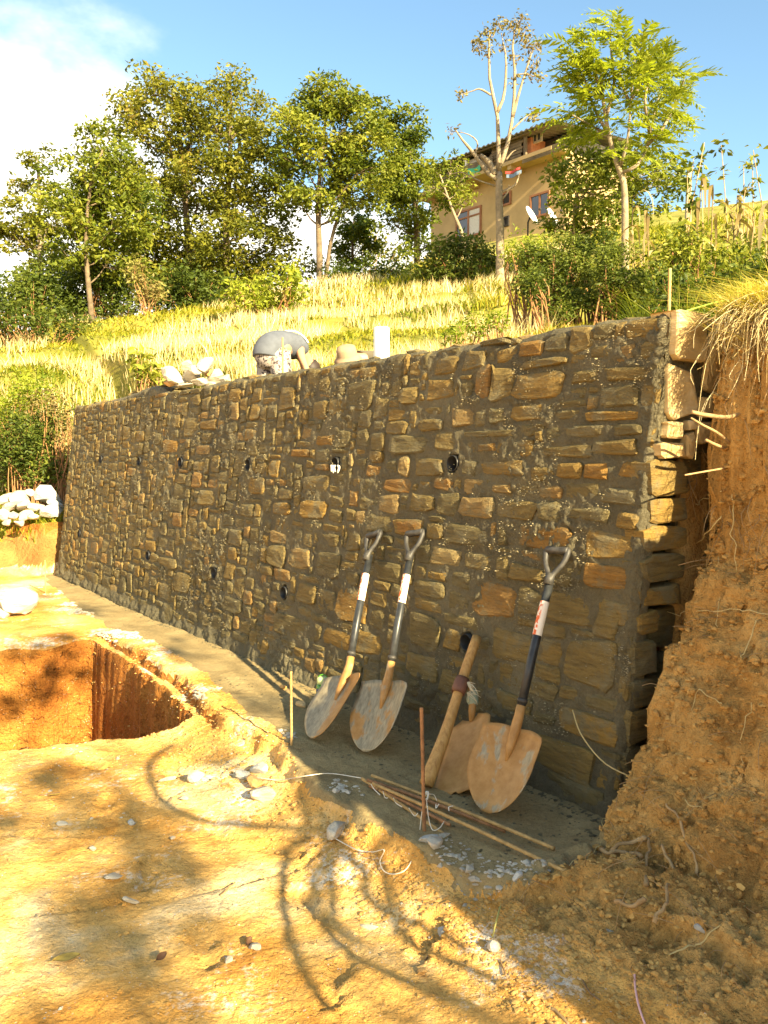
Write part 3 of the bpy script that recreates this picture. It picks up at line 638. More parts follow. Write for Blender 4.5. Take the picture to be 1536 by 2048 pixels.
def shrub(name, label, blobs, Y, leaf, dens=1.0, size=0.07, group=None, seed=1, spread=0.1, tint=(0.5, .25), cat='shrub', depth=0.4, stem_mat='twig', droop=0.0, base_y=None):
    x0 = sum(b[0] for b in blobs) / len(blobs); B = at_y(x0, 900, Y); B[2] = float(gz(B[0], B[1])) - .03
    root = empty(name, B, label, cat, group); tm = MB(); cm = MB(); g = np.random.default_rng(seed)
    for i, (x, y, r) in enumerate(blobs):
        dy = g.uniform(-1, 1) * depth; c = at_y(x, y, Y + dy); rr = r * (Y + dy) / F; k = max(5, int(18 * (r / 50) ** 1.4))
        gzz = float(gz(c[0], c[1]))
        cen = blob_centres(c, rr, k, seed * 100 + i); cen[:, 2] = np.maximum(cen[:, 2], gzz + 0.03)
        n = int(dens * 3.6 * math.pi * rr * rr / (size * size / 2.2 * 0.5))
        leaves(cm, cen, n, spread, size, seed * 77 + i, tint_c=tint[0] + g.normal(0, .08), tint_s=tint[1], droop=droop)
        for q in cen[:: max(1, k // 7)]:
            f = B + np.array([(c[0] - B[0]) * .6 + g.normal(0, .08), (c[1] - B[1]) * .6 + g.normal(0, .08), 0]); f[2] = float(gz(f[0], f[1])) - .03
            branch_to(tm, f, q, 0.012, 0.003, seed * 13 + i + int(q[0] * 100), sag=-.1, sides=4)
    wpart(tm, 'stem', M[stem_mat], root); wpart(cm, 'foliage', M[leaf], root, smooth=False)
    return root

# ------------------------------------------------------------------ trees on the hill
GT = 'broadleaf trees along the hill crest'
tree('crest_tree', 'slender sparse tree at the far left of the tree row', 'tree', (85, 610), 23, [(80, 500), (78, 400), (75, 310)],
     [(75, 318, 26), (55, 365, 28), (92, 390, 28), (30, 440, 42), (60, 470, 42), (18, 478, 32), (100, 450, 38), (78, 520, 40)], 'leaf_olive', 0.62, 0.13, 0.09, 'barkpale', GT, 3, tint=(.55, .25))
tree('crest_tree', 'mid green tree with leaning trunk left of the tallest tree', 'tree', (185, 640), 19, [(176, 560), (172, 480), (180, 380), (205, 300)],
     [(212, 292, 40), (175, 335, 45), (240, 330, 40), (140, 375, 55), (200, 385, 65), (255, 380, 55), (120, 430, 50), (170, 455, 65), (235, 450, 65), (280, 420, 45), (150, 500, 45), (225, 510, 50)], 'leaf_tree', 0.64, 0.12, 0.07, 'bark', GT, 4, tint=(.5, .25))
tree('crest_tree', 'tallest olive green tree with feathery top near the clouds', 'tree', (380, 605), 22, [(378, 520), (372, 420), (365, 320), (350, 200)],
     [(302, 168, 38), (268, 210, 38), (345, 175, 42), (385, 215, 50), (320, 235, 65), (270, 265, 45), (380, 290, 65), (320, 320, 65), (395, 370, 70), (330, 400, 70), (280, 350, 45), (375, 460, 75), (310, 480, 60), (420, 520, 60), (355, 545, 55), (290, 520, 50), (310, 570, 45), (390, 580, 40)], 'leaf_olive', 0.46, 0.125, 0.12, 'bark', GT, 5, spread=.24)
tree('crest_tree', 'tall olive tree close on the right of the tallest tree', 'tree', (455, 600), 21, [(452, 520), (455, 420), (460, 300), (462, 190)],
     [(455, 152, 30), (440, 195, 40), (480, 215, 45), (425, 250, 50), (500, 250, 42), (465, 290, 60), (525, 300, 40), (440, 340, 60), (510, 350, 55), (470, 410, 70), (545, 400, 40), (540, 450, 40), (500, 480, 60), (440, 470, 60), (555, 490, 35), (520, 545, 42), (470, 560, 46), (430, 575, 34)], 'leaf_olive', 0.5, 0.12, 0.11, 'bark', GT, 6, spread=.22, tint=(.42, .25))
tree('crest_tree', 'forked green tree with bare lower trunk against the white cloud', 'tree', (640, 556), 20, [(638, 480), (636, 400), (645, 300), (655, 200)],
     [(655, 188, 36), (615, 215, 42), (690, 195, 36), (585, 250, 40), (640, 255, 58), (700, 245, 52), (600, 310, 48), (660, 320, 60), (725, 290, 45), (575, 350, 36), (625, 375, 42), (700, 360, 50), (745, 335, 42), (590, 400, 28), (735, 390, 36), (680, 410, 32), (760, 300, 36), (748, 250, 30)], 'leaf_tree', 0.72, 0.115, 0.085, 'bark', GT, 7, stems=[[(640, 556), (662, 480), (690, 400), (715, 300)]], tint=(.55, .25))
tree('crest_tree', 'green tree between the forked tree and the house', 'tree', (835, 520), 22, [(832, 450), (825, 360), (815, 260)],
     [(810, 245, 42), (770, 235, 36), (790, 290, 46), (825, 312, 40), (765, 330, 40), (812, 345, 50), (838, 355, 30), (785, 390, 40), (835, 405, 46), (840, 445, 28), (812, 455, 38), (780, 440, 26), (832, 488, 28)], 'leaf_tree', 0.6, 0.12, 0.09, 'bark', GT, 8, tint=(.4, .22))
tree('small_tree', 'thin pale stemmed small tree standing in front of the house', 'tree', (945, 520), 20, [(925, 470), (905, 420), (880, 350)],
     [(880, 345, 22), (905, 335, 22), (920, 372, 24), (893, 385, 24), (866, 372, 20), (930, 400, 16)], 'leaf_tree', 0.6, 0.11, 0.06, 'barkpale', None, 9, tint=(.55, .25))
tree('small_tree', 'small dark tree under the forked tree by the hill edge', 'tree', (705, 540), 24, [(705, 500), (708, 440)],
     [(710, 432, 26), (690, 465, 28), (728, 470, 28), (705, 500, 38), (740, 510, 26)], 'leaf_tree', 0.8, 0.12, 0.06, 'bark', None, 10, tint=(.4, .2))
tree('bushy_tree', 'broad bushy tree hiding the right side of the house', 'tree', (1150, 500), 16, [(1150, 440), (1155, 380), (1150, 320)],
     [(1165, 290, 30), (1140, 345, 38), (1190, 335, 44), (1160, 395, 48), (1215, 390, 46), (1250, 350, 40), (1295, 330, 38), (1330, 335, 30), (1285, 385, 44), (1335, 375, 26), (1118, 400, 24), (1135, 440, 36), (1185, 445, 44), (1240, 435, 38), (1310, 415, 22), (1352, 330, 20), (1222, 320, 36), (1270, 300, 32), (1095, 440, 22)], 'leaf_bushy', 0.55, 0.11, 0.05, 'barkpale', None, 11, spread=.15, tint=(.5, .25), droop=.4)

def bare_tree():
    Y = 16; B = at_y(1000, 540, Y); B[2] = float(gz(B[0], B[1])) - .05
    root = empty('dry_tree', B, 'tall nearly leafless pale tree with forked trunk in front of the house', 'tree'); tm = MB(); cm = MB()
    def br(pts, r0, r1, n=9, dy=0): 
        P = [at_y(x, y, Y + dy) for x, y in pts]; tube(tm, curve_pts(P, n), np.linspace(r0, r1, n) * np.random.default_rng(int(pts[0][0])).uniform(.9, 1.12, n), 7); return P
    P0 = [B] + [at_y(x, y, Y) for x, y in ((1000, 470), (998, 400), (998, 345))]
    tube(tm, curve_pts(P0, 9), np.linspace(.085, .062, 9), 9)
    br([(998, 345), (997, 290), (994, 225), (980, 165), (978, 95), (980, 60)], .05, .010)
    br([(998, 335), (1012, 300), (1025, 235), (1030, 150), (1025, 80), (1040, 40)], .048, .010)
    br([(994, 225), (1008, 190), (1012, 120), (1002, 65)], .04, .008); br([(1025, 235), (1040, 180), (1062, 110), (1072, 85)], .035, .006)
    br([(982, 190), (960, 178), (945, 182), (925, 188)], .022, .006); br([(1030, 150), (1052, 148), (1075, 155)], .015, .005)
    br([(1024, 260), (1045, 240), (1068, 222)], .022, .006); br([(998, 360), (975, 345), (950, 310), (925, 280), (908, 255)], .055, .01)
    br([(950, 310), (955, 285), (935, 268), (900, 262)], .02, .005); br([(990, 372), (955, 360), (925, 345), (895, 350)], .02, .006)
    br([(1003, 385), (1030, 370), (1040, 345)], .028, .01); br([(990, 350), (978, 325), (960, 310)], .07, .04)
    br([(1003, 400), (1015, 385), (1018, 370)], .02, .006); br([(1012, 320), (1024, 305), (1032, 300)], .018, .005)
    for i, (x, y, r) in enumerate([(968, 80, 16), (985, 60, 14), (1000, 42, 14), (1020, 50, 14), (1040, 42, 16), (1045, 62, 14), (1060, 95, 12), (1075, 88, 12), (1070, 120, 10), (975, 105, 10), (1032, 110, 12), (1062, 150, 12), (1075, 155, 10), (924, 187, 10), (1030, 160, 8), (1070, 222, 7), (904, 262, 8), (1068, 235, 7), (960, 85, 12), (1050, 75, 12), (1010, 90, 10)]):
        c = at_y(x, y, Y); rr = r * Y / F; cen = blob_centres(c, rr, 8, 500 + i); leaves(cm, cen, int(48 * (r / 12)), .06, .075, 600 + i, tint_c=.5, tint_s=.3, droop=.5)
        for q in cen[:4]: branch_to(tm, c - np.array([0, 0, rr]), q, .006, .003, i, sides=4)
    wpart(tm, 'trunk', M['barkpale'], root); wpart(cm, 'crown', M['leaf_dry'], root, smooth=False)
bare_tree()

def frond_geo(seed, n=9, L=0.5):
    g = np.random.default_rng(seed); mb = MB()
    x = np.linspace(0, L, n); P = np.stack([x, 0 * x, 0.05 * np.sin(x / L * 3) - 0.42 * (x / L) ** 2 * L], 1); tube(mb, P, np.linspace(.004, .0015, n), 3, tint=.6, cap=False)
    for i in range(1, n):
        for sd in (-1, 1):
            l = L * .34 * math.sin(math.pi * (0.25 + 0.65 * i / n)) * g.uniform(.8, 1.2); d = np.array([g.uniform(.5, .9), sd * 0.8, g.uniform(-.7, -.2)]); d /= np.linalg.norm(d)
            s = np.array([0.8, -sd * .5, g.uniform(-.3, .4)]); s /= np.linalg.norm(s); a = P[i]; hw = l * .15
            mb.add([a, a + d * l * .4 + s * hw, a + d * l, a + d * l * .4 - s * hw], None, [(0, 1, 2), (0, 2, 3)], np.clip(.55 + g.normal(0, .2), 0, 1))
    return mb
def compound_tree():
    Y = 14; B = at_y(1252, 515, Y); B[2] = float(gz(B[0], B[1])) - .05
    root = empty('feather_leaved_tree', B, 'bright yellow green tree with long feathery drooping fronds', 'tree'); tm = MB()
    tk = curve_pts([B] + [at_y(x, y, Y) for x, y in ((1250, 440), (1248, 370), (1235, 330), (1218, 270), (1205, 190), (1200, 120))], 16)
    tube(tm, tk, np.linspace(.068, .02, 16), 8)
    mains = [[(1245, 345), (1275, 330), (1295, 290), (1310, 220), (1330, 160)], [(1218, 270), (1190, 220), (1170, 160), (1160, 110)], [(1212, 235), (1228, 170), (1222, 100), (1221, 55)],
             [(1240, 335), (1255, 280), (1262, 200), (1270, 120)], [(1295, 290), (1330, 250), (1352, 200), (1368, 160)], [(1205, 190), (1185, 130), (1180, 80)], [(1262, 200), (1290, 150), (1300, 110)],
             [(1218, 270), (1180, 250), (1145, 230)], [(1262, 215), (1240, 150), (1248, 90)], [(1300, 270), (1290, 200), (1305, 140)]]
    g = np.random.default_rng(8); tips = []
    for i, b in enumerate(mains):
        P = curve_pts([at_y(x, y, Y + (0 if k == 0 else g.uniform(-.5, .5))) for k, (x, y) in enumerate(b)], 9); tube(tm, P, np.linspace(.032, .009, 9), 6); tips.append(P)
    wpart(tm, 'trunk', M['barkpale'], root)
    gs = [frond_geo(q, L=l) for q, l in ((1, .46), (2, .38), (3, .54), (4, .42))]; ms = [m_.mesh('frond', M['leaf_bright'], False) for m_ in gs]; cx = at_y(1240, 280, Y); rest = MB(); cnt = 0; spots = []
    for P in tips:
        for k in range(46):
            t = min(1, g.uniform(.2, 1.1)); j = min(int(t * 8), 8); spots.append((P[j] + np.clip(g.normal(0, .16 if t < .9 else .08, 3), -.32, .32) * [1, 1, .8], j))
    g.shuffle(spots) if False else None
    order = g.permutation(len(spots))
    for q in order:
        p, j = spots[q]; out = p - cx; az = math.atan2(out[1], out[0]) + g.normal(0, .9); el = g.uniform(-.3, .8) + (.3 if j >= 7 else 0); s = g.uniform(.65, 1.15); ei = (g.normal(0, .35), -el, az); w = int(g.integers(0, 4)); cnt += 1
        if cnt <= 295:
            o = bpy.data.objects.new('frond', ms[w]); COL.objects.link(o); o.parent = root; o.location = tuple(p - B); o.rotation_euler = ei; o.scale = (s, s, s)
        else:
            Rm = np.array(Matrix.Rotation(ei[2], 3, 'Z') @ Matrix.Rotation(ei[1], 3, 'Y') @ Matrix.Rotation(ei[0], 3, 'X')); V = np.concatenate(gs[w].V) @ Rm.T * s + p
            rest.add(V, np.concatenate(gs[w].Q) if gs[w].Q else None, np.concatenate(gs[w].T), np.concatenate(gs[w].tint))
    tag(wpart(rest, 'inner_fronds', M['leaf_bright'], root, smooth=False), kind='stuff')
compound_tree()

# ------------------------------------------------------------------ shrubs
GS = 'shrubs below the crest trees'
shrub('dense_shrub', 'dark dense shrub at the far left under the slender tree', [(40, 590, 60), (95, 600, 60), (20, 640, 40), (70, 560, 45), (110, 640, 40)], 19.5, 'leaf_dark', 0.8, .10, GS, 21, .16, (.45, .25))
shrub('dense_shrub', 'dark shrub between two pale trunks at the edge of the stubble', [(140, 580, 50), (215, 585, 55), (150, 625, 40), (240, 630, 40), (200, 540, 40)], 20.5, 'leaf_dark', 0.8, .10, GS, 22, .16, (.5, .25))
shrub('dense_shrub', 'dark shrub under the tallest tree beside a reddish dry bush', [(340, 580, 50), (400, 575, 50), (360, 615, 35), (420, 610, 36), (300, 610, 30), (445, 575, 36)], 20, 'leaf_dark', 0.75, .10, GS, 23, .15, (.5, .25))
shrub('dry_bush', 'reddish brown drying bush below the tallest tree', [(290, 545, 26), (305, 580, 24), (285, 590, 20)], 18.5, 'leaf_dry', 0.6, .08, None, 24, .12, (.6, .25), cat='bush')
shrub('leafy_shrub', 'bright yellow green shrub at the foot of the forked tree', [(575, 560, 34), (545, 585, 34), (510, 590, 34), (590, 590, 26), (480, 585, 28), (560, 610, 26)], 16.5, 'leaf_bright', 0.62, .11, None, 25, .12, (.5, .3), droop=.35)
shrub('dense_shrub', 'low green shrub between the forked tree and the house', [(700, 560, 32), (740, 550, 34), (780, 552, 34), (670, 570, 24), (810, 560, 26)], 19, 'leaf_dark', 0.8, .09, GS, 26, .14, (.62, .25))
shrub('dense_shrub', 'dark rounded shrub in front of the house door', [(880, 510, 36), (925, 500, 36), (960, 505, 32), (900, 545, 32), (950, 545, 32), (860, 550, 30), (985, 530, 24)], 17, 'leaf_dark', 0.85, .08, GS, 27, .12, (.55, .25))
shrub('fine_leaved_shrub', 'wide fine leaved shrub right behind the wall', [(1075, 530, 40), (1130, 505, 40), (1190, 500, 40), (1235, 530, 44), (1100, 580, 46), (1165, 560, 55), (1225, 590, 50), (1275, 580, 36), (1130, 620, 36), (1250, 625, 32), (1045, 575, 30)], 8.6, 'leaf_dark', 1.1, .036, None, 28, .06, (.62, .3), depth=.35)
shrub('spindly_shrub', 'light green spindly shrub with upright twigs left of the wide shrub', [(1045, 490, 26), (1075, 480, 26), (1030, 520, 26), (1062, 510, 28)], 9.5, 'leaf_bright', 0.4, .035, None, 29, .06, (.45, .25), depth=.2)
shrub('dark_thicket', 'dark thicket of shrub and dry twigs beyond the far wall end', [(60, 870, 52), (25, 900, 45), (95, 905, 42), (60, 930, 40), (110, 850, 36), (20, 940, 34), (105, 945, 26), (135, 930, 20)], 12.3, 'leaf_dark', 0.85, .055, None, 30, .1, (.5, .3), depth=.35)
shrub('dry_bush', 'tangle of dry reddish twigs leaning on the far wall end', [(115, 815, 30), (130, 850, 24), (138, 890, 22), (85, 800, 26), (140, 830, 16)], 12.0, 'leaf_dry', 0.3, .05, None, 31, .1, (.5, .3), cat='bush', depth=.2)
shrub('green_bush', 'yellow green bush above the dark thicket', [(30, 810, 40), (75, 785, 34), (15, 850, 30), (50, 770, 24)], 13.2, 'leaf_bright', 0.6, .06, None, 32, .1, (.4, .25), cat='bush', depth=.3)
shrub('leafy_plant', 'broad leaved green plant on the stubble left of the stone heap', [(280, 712, 16), (295, 735, 18), (275, 735, 16), (300, 757, 16), (320, 750, 12)], 10.2, 'leaf_tree', 0.75, .10, None, 33, .04, (.75, .25), cat='plant', depth=.1, droop=.4)
for i, (x, y, r, Y) in enumerate([(905, 665, 20, 7.2), (950, 650, 18, 7.4), (990, 640, 18, 7.6)]):
    shrub('low_weed', ['low green weed behind the middle of the wall top', 'green weed patch between two others behind the wall', 'green weed nearest the wide shrub behind the wall'][i], [(x, y, r), (x + 14, y + 8, r * .7)], Y, 'leaf_bright', 0.7, .035, 'weeds behind the wall', 40 + i, .04, (.3, .2), cat='weed', depth=.1)

shrub('leafy_thicket', 'tall leafy thicket filling the gap under the leaning tree', [(110, 540, 46), (165, 520, 46), (225, 540, 46), (200, 590, 40), (265, 560, 40), (255, 500, 36)], 22.5, 'leaf_tree', 0.6, .11, GS, 34, .17, (.35, .22), depth=.5)
shrub('leafy_thicket', 'tall leafy thicket under the two tallest trees', [(310, 530, 46), (370, 545, 46), (430, 540, 46), (490, 540, 46), (540, 540, 40), (400, 595, 34), (470, 590, 34), (530, 590, 30)], 23, 'leaf_olive', 0.6, .11, GS, 35, .17, (.35, .22), depth=.5)
shrub('leafy_thicket', 'pale leafy thicket behind the forked trunk', [(600, 530, 30), (640, 545, 24), (740, 500, 30), (780, 510, 26), (690, 540, 24)], 26, 'leaf_olive', 0.5, .11, GS, 36, .17, (.6, .22), depth=.5)
shrub('leafy_thicket', 'low thicket at the far left edge of the tree row', [(15, 600, 44), (60, 640, 34), (120, 660, 26), (10, 655, 34), (170, 650, 24)], 17.5, 'leaf_dark', 0.7, .09, GS, 37, .14, (.5, .25), depth=.4)
# ------------------------------------------------------------------ tall weeds and dry maize on the right
def stem_plant(px, top, Y, label, leaf, n, size, seed, name='tall_weed', group='tall weeds on the right', cat='weed', mat='root', bend=0.1, whorl=True, dens=1):
    g = np.random.default_rng(seed); X = at_y(px, 900, Y)[0]; B = np.array([X, Y, float(gz(X, Y)) - .02]); T = at_y(px + g.uniform(-12, 12), top, Y)
    root = empty(name, B, label, cat, group); tm = MB(); cm = MB()
    for k in range(n):
        b = B + np.array([g.normal(0, .10), g.normal(0, .10), 0]) * (k > 0); t = T + np.array([g.normal(0, .12), g.normal(0, .15), -abs(g.normal(0, .25))]) * (k > 0)
        P = curve_pts([b, b + (t - b) * .5 + g.normal(0, bend, 3) * [1, 1, 0], t], 8); tube(tm, P, np.linspace(.012, .004, 8), 5)
        for j in range(2, 8):
            if g.random() < .7: leaves(cm, P[j:j + 1], int(dens * g.integers(5, 13)), .05 if whorl else .09, size, seed * 50 + k * 9 + j, tint_c=.5, tint_s=.3, droop=.25)
    wpart(tm, 'stem', M[mat], root); wpart(cm, 'foliage', M[leaf], root, smooth=False); return root
stem_plant(1412, 285, 9.0, 'tall weed topped by a leafy cluster right of the utility pole', 'leaf_tree', 3, .085, 61, dens=1.8)
stem_plant(1440, 290, 9.4, 'tall weed with a leafy head between pole and last weed', 'leaf_olive', 2, .08, 62, dens=1.6)
stem_plant(1505, 300, 9.2, 'thin tall weed with leaf tufts near the right edge', 'leaf_tree', 2, .08, 63)
stem_plant(1480, 380, 8.6, 'shorter straggly weed with brown seed tufts', 'leaf_dry', 3, .06, 64)
stem_plant(1385, 350, 9.6, 'weed with dark leaves just under the utility pole', 'leaf_dark', 2, .08, 65, dens=1.5)
def maize(px, top, Y, label, seed):
    g = np.random.default_rng(seed); X = at_y(px, 900, Y)[0]; B = np.array([X, Y, float(gz(X, Y)) - .02]); T = at_y(px + g.uniform(-10, 10), top, Y)
    root = empty('dry_maize_stalk', B, label, 'maize stalk', 'dry maize stalks on the right'); tm = MB()
    P = curve_pts([B, (B + T) / 2 + g.normal(0, .05, 3), T], 8); tube(tm, P, np.linspace(.014, .006, 8), 6); wpart(tm, 'stem', M['maize'], root)
    for j in range(1, 8):
        cm = MB(); a = g.uniform(0, 6.28); d = np.array([math.cos(a), math.sin(a), 0]); L = g.uniform(.35, .65)
        Q = curve_pts([P[j], P[j] + d * L * .3 + [0, 0, .10], P[j] + d * L * .55 + [0, 0, -.1 * L], P[j] + d * L * .6 + [0, 0, -.6 * L]], 7)
        s = np.cross(d, [0, 0, 1]); wd = np.array([.008, .016, .019, .018, .014, .008, .001])[:, None]; V = np.concatenate([Q + s * wd, Q - s * wd + [0, 0, .008]])
        cm.add(V, [(k, k + 1, k + 8, k + 7) for k in range(6)], None, g.uniform(.1, 1)); wpart(cm, 'blade', M['maize'], root)
    return root
for i, (x, t, Y) in enumerate([(1262, 400, 12.5), (1280, 430, 11.5), (1300, 455, 11), (1395, 385, 9.2), (1425, 400, 8.8), (1455, 420, 8.6), (1490, 430, 8.2), (1515, 425, 8), (1535, 440, 7.6), (1270, 470, 11), (1470, 400, 9.5)]):
    maize(x, t, Y, ['dry maize stalk beside the trunk of the feathery tree, tallest there', 'dry maize stalk second from the feathery tree trunk', 'dry maize stalk third from the feathery tree trunk', 'dry maize stalk just right of the utility pole',
          'dry maize stalk below the leafy headed weed', 'dry maize stalk in the middle of the right hand patch', 'dry maize stalk left of the two at the frame edge', 'dry maize stalk second from the right frame edge',
          'dry maize stalk at the right frame edge', 'low dry maize stalk at the foot of the feathery tree', 'dry maize stalk behind the straggly brown weed'][i], 200 + i)

# ------------------------------------------------------------------ grass, stubble (nobody could count it)
def blades(mb, P, h, wd, seed, lean=0.35, tint=(.5, .25), wind=(0.15, 0)):
    n = len(P); g = np.random.default_rng(seed); a = g.uniform(0, 6.283, n); s = np.stack([np.cos(a), np.sin(a), 0 * a], 1)
    hh = (np.broadcast_to(h, (n,)) * g.uniform(.55, 1.3, n))[:, None]; d = np.stack([g.normal(wind[0], lean, n), g.normal(wind[1], lean, n), np.ones(n)], 1)
    m = P + d * hh * .5; t = P + d * hh + np.stack([d[:, 0], d[:, 1], -0.3 * np.hypot(d[:, 0], d[:, 1])], 1) * hh * .5; w = (np.broadcast_to(wd, (n,)) * g.uniform(.7, 1.3, n))[:, None]
    V = np.stack([P - s * w, P + s * w, m + s * w * .8, m - s * w * .8, t], 1).reshape(-1, 3); i = np.arange(n) * 5
    mb.add(V, np.stack([i, i + 1, i + 2, i + 3], 1), np.stack([i + 3, i + 2, i + 4], 1), np.repeat(np.clip(g.normal(tint[0], tint[1], n), 0, 1), 5))
def hill_points(n, seed, xr, yr, cond):
    g = np.random.default_rng(seed); o = []
    k = 0
    while k < n:
        Y = yr[0] * (yr[1] / yr[0]) ** g.random(n * 2); X = g.uniform(xr[0], xr[1], n * 2) * Y
        u, w = xy_uw(X, Y); ok = cond(u, w, X, Y); X, Y = X[ok], Y[ok]; o.append(np.stack([X, Y], 1)); k += len(X)
        if len(o) > 40: break
    XY = np.concatenate(o)[:n]; return np.column_stack([XY, gz(XY[:, 0], XY[:, 1])])
ONHILL = lambda u, w, X, Y: (w < -1.9) | (u > 10.2) | ((u > 9.3) & (w < -.2))
def grass():
    mb = MB(); P = hill_points(150000, 1, (-.98, .56), (5.2, 26), ONHILL)
    dens = fbm(P[:, 0], P[:, 1], s=.5, o=3); keep = (fbm(P[:, 0] + 40, P[:, 1], s=.9, o=4, g=.6) > -.16); P = P[keep]; dens = dens[keep]; blades(mb, P, .10 + .16 * np.clip(dens * 1.5 + .3, 0, 1), 0.0045 + .0008 * (P[:, 1] - 5), 2, .5, (np.clip(.46 + .55 * fbm(P[:, 0] * .7 + 9, P[:, 1], s=.55, o=3), .05, .95), .2))
    tag(mb.build('hill_grass', M['grass'], None, False), kind='stuff')
    mb = MB(); P = hill_points(34000, 3, (-.98, .22), (6.8, 22), lambda u, w, X, Y: ONHILL(u, w, X, Y) & (fbm(X * .35 + Y * .1, Y * 1.0, s=.75, o=3) > 0.10 + .12 * (X > -1) * (Y < 9)))
    blades(mb, P, .27, (.0028 + .0005 * (P[:, 1] - 6)) , 4, .2, (.5, .3), (.03, 0))
    tag(mb.build('straw_stubble', M['straw'], None, False), kind='stuff')
    mb = MB(); P = hill_points(10000, 5, (.30, .62), (5.2, 13), lambda u, w, X, Y: (w < -1.5))
    blades(mb, P, .45, .005, 6, .4, (.02, .25)); tag(mb.build('tall_grass', M['grass'], None, False), kind='stuff')
    # turf hanging over the bank top
    B = GND['earth_bank']; u, w = xy_uw(B[:, 0], B[:, 1]); top = B[(B[:, 2] > 1.9) & (u > -1.0) & (w < -.44)]; g = np.random.default_rng(7); P = top[g.integers(0, len(top), 4500)]
    mb = MB(); blades(mb, P, .10, .0028, 8, 1.1, (.9, .2), (-.4, -.9)); tag(mb.build('bank_turf', M['grass'], None, False), kind='stuff')
    # grass on the mound by the far end of the wall
    mb = MB(); g = np.random.default_rng(9); U = g.uniform(9.2, 12.5, 15000); Wd = g.uniform(-1.5, 2.6, 15000); X, Y = uw_xy(U, Wd); Z = height(U, Wd); ok = Z > .36
    blades(mb, np.column_stack([X, Y, Z])[ok], .13, .008, 10, .5, (.3, .25)); tag(mb.build('mound_grass', M['grass'], None, False), kind='stuff')
grass()

# ------------------------------------------------------------------ house on the hill
M['plaster'] = simple('tan_plaster', (0.40, 0.28, 0.125), 0.9, var=.14, scale=1.2)
M['concrete'] = simple('weathered_concrete', (0.40, 0.34, 0.23), 0.9, var=.25, scale=2)
M['woodbrown'] = simple('brown_window_wood', (0.26, 0.11, 0.045), 0.7, var=.3, scale=3)
M['plankm'] = simple('weathered_plank', (0.15, 0.11, 0.06), 0.85, var=.4, scale=2.5)
M['glass'] = simple('dark_pane', (0.03, 0.05, 0.09), 0.12, var=.3, scale=1, spec=.6)
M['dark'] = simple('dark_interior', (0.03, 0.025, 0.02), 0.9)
M['roof'] = simple('rusty_sheet_roof', (0.13, 0.115, 0.085), 0.6, var=.35, scale=2)
M['brickm'] = simple('red_brick', (0.42, 0.17, 0.07), 0.9, var=.25, scale=5)
M['whitep'] = simple('white_paint', (0.78, 0.76, 0.70), 0.5, var=.05)
M['greycloth'] = simple('grey_white_sheet', (0.55, 0.52, 0.45), 0.9, var=.1)
M['greencloth'] = simple('green_cloth', (0.06, 0.36, 0.20), 0.8, var=.15)
M['redcloth'] = simple('red_cloth', (0.5, 0.06, 0.05), 0.8, var=.2)
M['bluecloth'] = simple('blue_grey_cloth', (0.16, 0.22, 0.30), 0.8, var=.2)
M['tank'] = simple('pale_green_drum', (0.45, 0.60, 0.50), 0.5, var=.1)
HO = np.array([2.44, 44.0]); HE = np.array([0.634, -0.773]); HM = np.array([-0.773, -0.634])   # facade direction, outward normal
def hpt(s, m, z): p = HO + HE * s + HM * m; return np.array([p[0], p[1], z])
def hpx(x, y, m=0.0):
    d = ray(x, y); n = np.array([HM[0], HM[1], 0]); c = np.array([*(HO + HM * m), 0]); P = O3 + d * (((c - O3) @ n) / (d @ n))
    return (P[:2] - HO) @ HE, P[2]
def hbox(mb, s0, s1, m0, m1, z0, z1, tint=.5): return box(mb, hpt(s0, m0, z0), hpt(s1, 0, 0) - hpt(s0, 0, 0), np.array([*(HM * (m1 - m0)), 0]), (0, 0, z1 - z0), tint)
